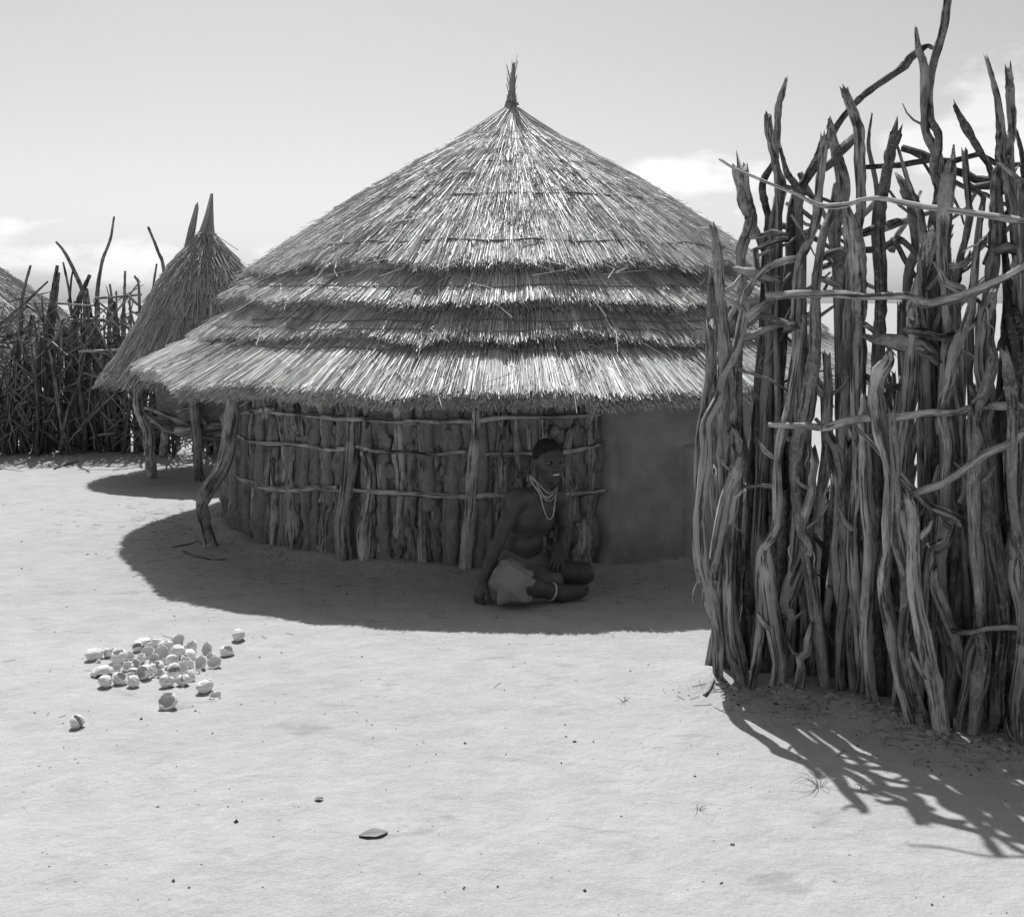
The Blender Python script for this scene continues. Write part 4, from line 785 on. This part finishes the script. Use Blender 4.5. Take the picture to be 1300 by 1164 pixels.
class SDF:
    def __init__(s): s.pr = []
    def cap(s, a, b_, ra, rb=None, k=.02, sub=False): s.pr.append(('c', np.array(a, float), np.array(b_, float), ra, ra if rb is None else rb, k, sub)); return s
    def ell(s, c_, rad, R=None, k=.02, sub=False): s.pr.append(('e', np.array(c_, float), np.array(rad, float), np.eye(3) if R is None else R, 0, k, sub)); return s
    def one(s, p, Pn, D):
        kind, a, b_, c_, e, k, sub = p
        if kind == 'c': ab = b_-a; t = np.clip(((Pn-a)@ab)/(ab@ab+1e-12), 0, 1); d = np.linalg.norm(Pn-a-t[..., None]*ab, axis=-1)-(c_+(e-c_)*t)
        else: q_ = (Pn-a)@c_; k0 = np.linalg.norm(q_/b_, axis=-1); k1 = np.linalg.norm(q_/(b_*b_), axis=-1); d = k0*(k0-1)/(k1+1e-9)
        if sub: hh = np.clip(.5-.5*(D+d)/k, 0, 1); return D*(1-hh)-d*hh+k*hh*(1-hh)
        hh = np.clip(.5+.5*(d-D)/k, 0, 1); return D*hh+d*(1-hh)-k*hh*(1-hh)
    def ev(s, Pn):
        D = np.full(Pn.shape[:-1], .06)
        for p in s.pr: D = s.one(p, Pn, D)
        return D
    def mesh(s, h, extra=None, pad=.03):
        bb = []
        for p in s.pr:
            if p[0] == 'c': r = max(p[3], p[4]); bb.append((np.minimum(p[1], p[2])-r, np.maximum(p[1], p[2])+r))
            else: r = np.abs(p[3])@p[2]; bb.append((p[1]-r, p[1]+r))
        ad = [b_ for b_, p in zip(bb, s.pr) if not p[6]]; lo = np.min([b_[0] for b_ in ad], 0)-pad; hi = np.max([b_[1] for b_ in ad], 0)+pad
        nn = np.ceil((hi-lo)/h).astype(int)+1; ax = [(lo[i]+h*np.arange(nn[i])).astype(np.float32) for i in range(3)]; out = np.full(nn, .06, np.float32)
        for p, (b0, b1) in zip(s.pr, bb):                  # each shape only touches the cells near it
            m_ = p[5]+3*h; i0 = np.maximum(((b0-m_-lo)/h).astype(int), 0); i1 = np.minimum(((b1+m_-lo)/h).astype(int)+2, nn)
            if np.any(i1 <= i0): continue
            sl = tuple(slice(a, b_) for a, b_ in zip(i0, i1)); Pn = np.stack(np.meshgrid(*[ax[i][sl[i]] for i in range(3)], indexing='ij'), -1); out[sl] = s.one(p, Pn, out[sl])
        if extra is not None:
            for i in range(0, nn[0], 40): out[i:i+40] += extra(np.stack(np.meshgrid(ax[0][i:i+40], ax[1], ax[2], indexing='ij'), -1))
        return surface_nets(out, lo, h)
A_ = lambda px, py, d: np.array(P(px, py, d))
per = empty('person', (float(P(668, 750, 5.55)[0]), 5.55, 0), 'bare-chested person with bead necklaces sitting on the shaded ground, leaning on one straight arm', 'person')
body = SDF()
pel, bel, che, nek = A_(657, 720, 5.63), A_(664, 690, 5.62), A_(675, 652, 5.61), A_(686, 617, 5.60)
shR, shL = A_(656, 632, 5.50), A_(706, 630, 5.71)
side = (shL-shR)/np.linalg.norm(shL-shR); fwd = np.cross(side, [0, 0, 1.]); fwd /= np.linalg.norm(fwd)
if fwd[1] > 0: fwd = -fwd
body.cap(pel-side*.05, pel+side*.05, .082, .082, .03); body.cap(bel-side*.03, bel+side*.03, .074, .074, .05)
body.cap(che-side*.05+[0, 0, -.02], che+side*.05+[0, 0, -.02], .078, .078, .05); body.cap(che-side*.05+[0, 0, .05], che+side*.05+[0, 0, .05], .06, .06, .04)
body.cap(shR, shL, .042, .042, .04); body.ell(che+fwd*.055-side*.045+[0, 0, .03], (.045, .03, .04), k=.03); body.ell(che+fwd*.055+side*.045+[0, 0, .03], (.045, .03, .04), k=.03)
for s_, sh_ in ((-1, shR), (1, shL)):                 # collar bones, shoulder caps, lowest ribs
    body.cap(nek+fwd*.035+[0, 0, -.035]+side*s_*.012, sh_+fwd*.03+[0, 0, .022], .0085, .0075, .012); body.ell(sh_+[0, 0, -.008], (.047, .047, .05), k=.02)
    for j in range(3): body.cap(che+fwd*(.062-.01*j)+side*s_*(.03+.012*j)+[0, 0, -.03-.03*j], che+fwd*(.02-.008*j)+side*s_*(.095)+[0, 0, -.045-.03*j], .009, .008, .012)
hd = A_(697.5, 586, 5.585); body.cap(nek+[0, 0, -.02], hd+[0, .012, -.045], .043, .040, .025)
elR, wrR = A_(631, 692, 5.46), A_(613, 738, 5.415); body.cap(shR, (shR+elR)/2, .040, .034, .02); body.cap((shR+elR)/2, elR, .034, .029, .015); body.cap(elR, (elR+wrR)/2+[0, .004, 0], .031, .028, .012); body.cap((elR+wrR)/2, wrR, .028, .021, .012)
def hand(base, ddir, up, out, thumb, curl, sgn):
    """palm and five fingers: ddir along the fingers, up = back of the hand, out = towards the little finger"""
    ddir, up, out = [v/np.linalg.norm(v) for v in (ddir, up, out)]
    pc = base+ddir*.035
    for k, o in enumerate((-.024, -.008, .008, .024)):
        body.cap(base+out*o*.55, base+ddir*.062+out*o, .013, .0115, .008)
        L = (.034, .038, .036, .029)[k]; p = base+ddir*.062+out*o*1.05; dr = ddir.copy()
        for j in range(3):
            ang = curl[j]; dr = dr*math.cos(ang)-up*math.sin(ang); dr /= np.linalg.norm(dr); p2 = p+dr*L*(1, .75, .6)[j]+out*o*.08; body.cap(p, p2, .0098-.0011*j, .0088-.0011*j, .004); p = p2
    p = base+ddir*.012-out*.024; p2 = p-out*.02+ddir*.024-up*.008; p3 = p2+thumb*.026; p4 = p3+thumb*.02-up*.004
    body.cap(p, p2, .0135, .012, .008); body.cap(p2, p3, .011, .0098, .005); body.cap(p3, p4, .0096, .0082, .004)
hand(wrR+np.array([0, -.002, -.008]), np.array([-.28, -.35, -.9]), np.array([-.75, -.55, .35]), np.array([-.55, .8, -.1]), np.array([.35, -.35, -.85]), (.55, .9, .6), 1)
elL, wrL = A_(716, 668, 5.74), A_(710, 692, 5.62); body.cap(shL, elL, .038, .029, .02); body.cap(elL, wrL, .029, .021, .014)
hand(wrL, np.array([-.1, -.75, -.45]), np.array([.25, -.35, .8]), np.array([.9, .1, -.2]), np.array([-.3, -.6, .5]), (.3, .5, .4), 1)
hipR, knR, anR = A_(645, 727, 5.54), A_(650, 738, 5.31), A_(700, 751, 5.40); hipL, knL = A_(672, 722, 5.66), A_(741, 728, 5.57)
body.cap(hipR, knR, .072, .054, .02); body.cap(knR, (knR+anR)/2, .050, .046, .015); body.cap((knR+anR)/2, anR, .046, .034, .015)
heel = A_(712, 753, 5.41); toe = A_(741, 751, 5.45); body.cap(anR, heel, .034, .035, .015); body.cap(heel, toe+[-.02, 0, 0], .034, .032, .015)
for j in range(5): t0_ = toe+np.array([-.006, -.012+.011*j, .022-.011*j]); body.cap(t0_, t0_+[.022-.002*abs(j-1), 0, 0], .0115-.0008*j, .010-.0008*j, .004)
body.ell(knL+[.012, -.02, .014], (.034, .034, .034), k=.02); body.ell(anR+[.004, -.026, .012], (.013, .012, .013), k=.01); body.ell(elR+[-.012, .012, 0], (.02, .02, .022), k=.012)
body.cap(hipL, (hipL+knL)/2, .074, .062, .02); body.cap((hipL+knL)/2, knL, .062, .05, .02)
anL = np.array([float(P(700, 0, 5.80)[0]), 5.80, .05]); body.cap(knL, (knL+anL)/2, .048, .046, .015); body.cap((knL+anL)/2, anL, .044, .032, .015); body.cap(anL, anL+[-.09, .01, -.012], .032, .026, .012)
# head: its own frame, turned a little to the right of the lens and tipped
yaw, pit, rol = math.radians(20), math.radians(4), math.radians(-5)
RH = np.array((Matrix.Rotation(yaw, 3, 'Z') @ Matrix.Rotation(rol, 3, 'Y') @ Matrix.Rotation(pit, 3, 'X')))
def H(x, y, z): return hd+RH@np.array([x, y, z])
body.ell(H(0, .012, .028), (.069, .085, .073), RH, .02); body.ell(H(0, -.022, -.012), (.056, .055, .068), RH, .03); body.ell(H(0, -.034, -.062), (.036, .036, .032), RH, .025)
for s_ in (-1, 1):
    body.ell(H(s_*.035, -.052, -.014), (.022, .018, .018), RH, .02); body.ell(H(s_*.026, -.075, .012), (.017, .012, .0095), RH, .008, sub=True); body.cap(H(s_*.012, -.072, .028), H(s_*.042, -.062, .026), .0075, .006, .012)
    body.ell(H(s_*.070, .012, -.004), (.008, .018, .027), RH, .006); body.ell(H(s_*.0125, -.080, -.022), (.010, .010, .0085), RH, .008)
body.cap(H(0, -.070, .016), H(0, -.086, -.020), .0085, .0115, .012)
body.ell(H(0, -.066, -.047), (.030, .020, .020), RH, .012); body.ell(H(0, -.087, -.0475), (.023, .012, .0085), RH, .004, sub=True); body.ell(H(0, -.066, -.078), (.016, .012, .012), RH, .015)
body.cap(H(-.02, -.078, -.0365), H(.02, -.078, -.0365), .0058, .0058, .005); body.cap(H(-.018, -.077, -.060), H(.018, -.077, -.060), .0066, .0066, .005)
V, Q = body.mesh(.0036); put('body', V, [Q], M_skin, per)
hair = SDF(); hair.ell(H(0, .015, .033), (.0715, .0865, .0745), RH, .01); hair.ell(H(0, -.085, -.022), (.082, .085, .082), RH, .012, sub=True); hair.ell(H(0, .0, -.085), (.12, .13, .072), RH, .012, sub=True)
V, Q = hair.mesh(.004, lambda Pn: .0035*np.sin(Pn[..., 0]*700)*np.sin(Pn[..., 1]*670)*np.sin(Pn[..., 2]*710)+.0016*np.sin(Pn[..., 0]*190+Pn[..., 2]*140)*np.sin(Pn[..., 1]*170)); put('hair', V, [Q], M_hair, per)
for s_ in (-1, 1):
    e = SDF().ell(H(s_*.026, -.0655, .011), (.0135, .0105, .0072), RH, .002); V, Q = e.mesh(.0022); put('eye', V, [Q], M_eye, per)
    e = SDF().ell(H(s_*.026+.002, -.0745, .011), (.0052, .003, .0056), RH, .002); V, Q = e.mesh(.0015); put('iris', V, [Q], M_iris, per)
e = SDF(); 
for j in range(6): e.ell(H(-.015+.006*j, -.0815+.0022*abs(j-2.5), -.0455), (.0034, .0035, .0062), RH, .001)
V, Q = e.mesh(.0016); put('teeth', V, [Q], M_tooth, per)
for nm, zz, rr_ in (('lip', -.0372, .0046), ('lip', -.0602, .0054)):
    e = SDF(); xs = np.linspace(-.023, .023, 7)
    for j in range(6): e.cap(H(xs[j], -.0845+22*xs[j]**2, zz+(6 if zz > -.05 else -2)*0+8*xs[j]**2*(-1 if zz > -.05 else 1)), H(xs[j+1], -.0845+22*xs[j+1]**2, zz+8*xs[j+1]**2*(-1 if zz > -.05 else 1)), rr_, rr_, .002)
    V, Q = e.mesh(.002); put(nm, V, [Q], M_lip, per)
# clothing
def wr(Pn, a=.006, s=1.0):                    # sharp folds running across the cloth
    u = Pn[..., 0]*.55+Pn[..., 2]*1.0+Pn[..., 1]*.35+.02*np.sin(Pn[..., 0]*31)+.012*np.sin(Pn[..., 1]*47+Pn[..., 2]*20); v = Pn[..., 0]*1.0-Pn[..., 2]*.5-Pn[..., 1]*.4+.016*np.sin(Pn[..., 2]*43)
    return a*(1.2-2.2*(1-np.abs(np.sin(u*62*s)))**1.6+.5*np.sin(v*88*s)*np.sin(u*30*s))*.7
sh = SDF(); sh.cap(pel-side*.055, pel+side*.055, .095, .095, .03); sh.cap(pel+[0, 0, .03]-side*.04, pel+[0, 0, .03]+side*.04, .086, .086, .03); sh.cap(hipL, hipL+(knL-hipL)*.5+[0, 0, .002], .086, .070, .03); sh.cap(hipR, hipR+(knR-hipR)*.45, .086, .08, .03)
sh.ell(A_(690, 737, 5.55), (.09, .07, .045), k=.04)
V, Q = sh.mesh(.0045, lambda Pn: wr(Pn, .007, .5)); put('shorts', V, [Q], M_cloth_d, per)
cl_ = SDF(); cl_.cap(hipR+(knR-hipR)*.2, knR+[0, .008, 0], .086, .078, .02); cl_.cap(A_(633, 727, 5.40), A_(672, 728, 5.36), .026, .022, .03); cl_.cap(A_(631, 745, 5.36), A_(672, 742, 5.32), .03, .026, .03); cl_.cap(A_(634, 764, 5.37), A_(672, 757, 5.33), .020, .022, .03); cl_.cap(A_(638, 758, 5.31), A_(664, 758, 5.29), .03, .026, .03)
V, Q = cl_.mesh(.0045, lambda Pn: wr(Pn, .008, .42)); put('pale_cloth', V, [Q], M_cloth_l, per)['label'] = 'pale cotton cloth wrapped over one thigh'
# necklaces lie on the chest and neck: each point is dropped onto the body surface
def on_body(px, py, off=.004):
    ds = np.arange(5.36, 5.8, .002); Pn = np.array([P(px, py, d) for d in ds]); k = np.argmax(body.ev(Pn) < off); return P(px, py, ds[k] if k > 0 else 5.58)
for i, (pl, rr_) in enumerate((([(673, 604), (676, 612), (683, 622), (692, 630), (699, 629), (704, 624), (708, 618)], .0026), ([(673, 607), (678, 617), (686, 628), (696, 636), (703, 631), (706, 618)], .0026), ([(676, 606), (684, 614), (690, 621), (698, 626), (705, 620)], .0026), ([(682, 614), (686, 630), (690, 645), (694, 656), (698, 659), (702, 654), (704, 640), (706, 626), (708, 618)], .0030), ([(672, 603), (680, 612), (688, 626), (695, 633), (702, 627), (707, 619)], .0022))):
    c_ = catmull(np.array([on_body(*p) for p in pl]), 46); n = len(c_); gg = np.random.default_rng(i)
    V, Q, T, A = pole_geo(c_, [rr_*.8]*n, gg, 6, .006, .05); bead = 1+.0*V[:, :1]; put('necklace', V, [Q, T], M_bead, per)
a = np.linspace(0, 2*np.pi, 26); ax_ = (heel-knR)/np.linalg.norm(heel-knR); u = np.cross(ax_, [0, 0, 1.]); u /= np.linalg.norm(u); w_ = np.cross(ax_, u); c0 = anR+np.array([.004, 0, 0])
V, Q, T, A = pole_geo(np.array([c0+.0385*(np.cos(t)*u+np.sin(t)*w_) for t in a]), [.004]*26, np.random.default_rng(3), 6, .008, .05); put('anklet', V, [Q, T], M_bead, per)

# ------------------------------------------------------------------ small things on the sand
def twig(pts, r, label, mat=M_far, tone=.8, seed=0):
    g2 = np.random.default_rng(seed); P3 = [(*G(a, b_), 0) for a, b_ in pts]; P3 = [(x, y, ghf(x, y)+r*.8) for x, y, _ in P3]; k = len(P3)
    return tag(stick('twig', pole_geo(P3, np.linspace(r, r*.5, k), g2, 6, .03, .15, wob=.002), mat, None, tone, loc=P3[0]), label, 'twig')
twig([(232, 697), (245, 703), (262, 707), (286, 708)], .007, 'thin curved dark twig lying in shade beside the bent eave post', seed=1)
twig([(218, 692), (235, 689), (252, 684)], .005, 'short pale twig lying behind the curved one at the bent post', seed=2)
twig([(68, 592), (82, 587), (100, 582)], .009, 'straight fallen stick lying in front of the brushwood fence', seed=3)
twig([(896, 886), (902, 880), (908, 874)], .006, 'short dark stick at the foot of the pole fence corner', seed=4)
def leaf(px, py, L, Wd, rot, label):
    x, y = G(px, py); z = ghf(x, y); nu, nv = 13, 7; V = []
    for i in range(nu):
        u = i/(nu-1); hw = Wd*math.sin(math.pi*min(u*.93+.04, 1))**.8*.5*(1+.5*float(vn(u*5+px, py)))
        for j in range(nv):
            v_ = (j/(nv-1)-.5)*2; lx, ly = (u-.5)*L, v_*hw; V.append((x+lx*math.cos(rot)-ly*math.sin(rot), y+lx*math.sin(rot)+ly*math.cos(rot), z+.0035+.005*float(vn(u*4+px, v_*1.6+py))+.004*abs(v_)*math.sin(u*3)))
    I = np.arange(nu*nv).reshape(nu, nv); n = nu*nv; Q1 = np.stack([I[:-1, :-1], I[1:, :-1], I[1:, 1:], I[:-1, 1:]], -1).reshape(-1, 4); V = np.array(V); V = np.vstack([V, V-[0, 0, .0015]])
    tag(put('dry_leaf', V, [Q1, Q1[:, ::-1]+n], M_leaf, loc=(x, y, z)), label, 'leaf')
leaf(474, 1056, .075, .045, .3, 'broad crumpled dry leaf lying alone on the sunlit sand'); leaf(405, 1012, .025, .018, .4, 'small dark dry leaf on the sand short of the broad leaf')
def sprig(px, py, n, h, label, seed):
    g2 = np.random.default_rng(seed); x, y = G(px, py); z = ghf(x, y); ge = []
    for i in range(n):
        a = g2.uniform(0, 6.28); L = g2.uniform(.5, 1)*h; ge.append(pole_geo([(x, y, z-.005), (x+L*.5*math.cos(a), y+L*.5*math.sin(a), z+L*.35), (x+L*math.cos(a), y+L*math.sin(a), z+L*g2.uniform(.1, .5))], [.0011, .001, .0006], g2, 5, .02))
    tag(stick('grass_sprig', ge, M_straw2, None, .5, loc=(x, y, z)), label, 'grass')
sprig(1040, 1000, 12, .09, 'dry grass sprig lying across the edge of the fence shadow', 1); sprig(886, 1024, 7, .035, 'little dark dry grass tuft on the open sand', 2); sprig(792, 888, 7, .035, 'tiny dry grass tuft on bare sand before the plastered wall', 3); sprig(1094, 1000, 6, .05, 'wispy dry grass sprig inside the fence shadow', 4)
# crumbs of earth, dung and chaff, nobody could count them
g = np.random.default_rng(17); V, Q = [], []; o_ = 0
oc = np.array([(1, 0, 0), (-1, 0, 0), (0, 1, 0), (0, -1, 0), (0, 0, 1), (0, 0, -1)], float); of = np.array([(0, 2, 4), (2, 1, 4), (1, 3, 4), (3, 0, 4), (2, 0, 5), (1, 2, 5), (3, 1, 5), (0, 3, 5)])
n = 2600; xs = g.uniform(-3.6, 2.6, n); ys = 2.0+6.4*g.random(n)**1.3; k0 = int(n*.25)
seg_ = g.integers(0, len(FL)-3, k0); tt = g.random(k0); xs[:k0] = FL[seg_, 0]*(1-tt)+FL[seg_+1, 0]*tt+g.normal(0, .12, k0); ys[:k0] = FL[seg_, 1]*(1-tt)+FL[seg_+1, 1]*tt-np.abs(g.normal(0, .16, k0))
k1 = int(n*.45); aa = g.uniform(-1.6, 1.2, k1-k0); rr_ = RW+.05+np.abs(g.normal(0, .25, k1-k0)); xs[k0:k1] = HUT[0]+rr_*np.sin(aa); ys[k0:k1] = HUT[1]-rr_*np.cos(aa)
zs = gh(xs, ys); sz = np.minimum(.0012*np.exp(np.abs(g.normal(0, .7, n))), .006)
for i in range(n):
    s3 = sz[i]*g.uniform(.5, 1.6, 3); a = g.uniform(0, 3.14); v = oc*s3*(1+.25*g.normal(0, 1, (6, 1))); v = np.stack([v[:, 0]*math.cos(a)-v[:, 1]*math.sin(a), v[:, 0]*math.sin(a)+v[:, 1]*math.cos(a), v[:, 2]*.7], -1)
    V.append(v+[xs[i], ys[i], zs[i]+sz[i]*.3]); Q.append(of+o_); o_ += 6
tag(put('ground_litter', np.vstack(V), [np.vstack(Q)], M_litter, smooth=False), 'fine dark crumbs of earth and chaff strewn over the sand', 'litter', kind='stuff')
g = np.random.default_rng(19); n = 900; aa = g.uniform(-1.7, .9, n); rr_ = RW+.1+np.abs(g.normal(.25, .3, n)); xs = HUT[0]+rr_*np.sin(aa); ys = HUT[1]-rr_*np.cos(aa); k0 = 330
seg_ = g.integers(0, len(FL)-3, k0); tt = g.random(k0); xs[:k0] = FL[seg_, 0]*(1-tt)+FL[seg_+1, 0]*tt+g.normal(0, .1, k0); ys[:k0] = FL[seg_, 1]*(1-tt)+FL[seg_+1, 1]*tt-.02-np.abs(g.normal(0, .14, k0))
xs[-24:] = g.normal(-1.4, .5, 24); ys[-24:] = g.normal(4.55, .45, 24)
a = g.uniform(0, 6.28, n); L = g.uniform(.006, .035, n); z = gh(xs, ys)+.002; dx, dy = np.cos(a)*L, np.sin(a)*L
v, q_, t, to = straw_mesh(np.stack([np.stack([xs-dx, ys-dy, gh(xs-dx, ys-dy)+.002], -1), np.stack([xs+dx, ys+dy, gh(xs+dx, ys+dy)+.003], -1)], 1), np.full((n, 2), .0011), g.uniform(0, .6, n))
tag(put('straw_chaff', v, [q_, t], M_straw2, None, {'tone': to}, smooth=False), 'short bits of straw fallen under the eave and along the fence', 'straw', kind='stuff')
# clods along the foot of the tall fence
g = np.random.default_rng(18); V, Q = [], []; bm = bmesh.new(); bmesh.ops.create_icosphere(bm, subdivisions=2, radius=1); iv = np.array([v.co[:] for v in bm.verts]); fi = np.array([[v.index for v in f.verts] for f in bm.faces]); bm.free(); o_ = 0
for i in range(60):
    s_ = g.integers(0, len(FL)-3); t = g.random(); x = FL[s_, 0]*(1-t)+FL[s_+1, 0]*t+g.normal(0, .03); y = FL[s_, 1]*(1-t)+FL[s_+1, 1]*t-.03-abs(g.normal(0, .07)); r = g.uniform(.004, .009)*math.exp(abs(g.normal(0, .45)))
    v = iv*(1+.22*g.normal(0, 1, (len(iv), 1)))*r*np.array([1.2, 1.2, .6])*g.uniform(.7, 1.3, 3)+[x, y, ghf(x, y)+r*.1]; V.append(v); Q.append(fi+o_); o_ += len(iv)
tag(put('earth_clods', np.vstack(V), [np.vstack(Q)], M_sand), 'crumbly earth clods heaped along the foot of the tall pole fence', 'earth', kind='stuff')
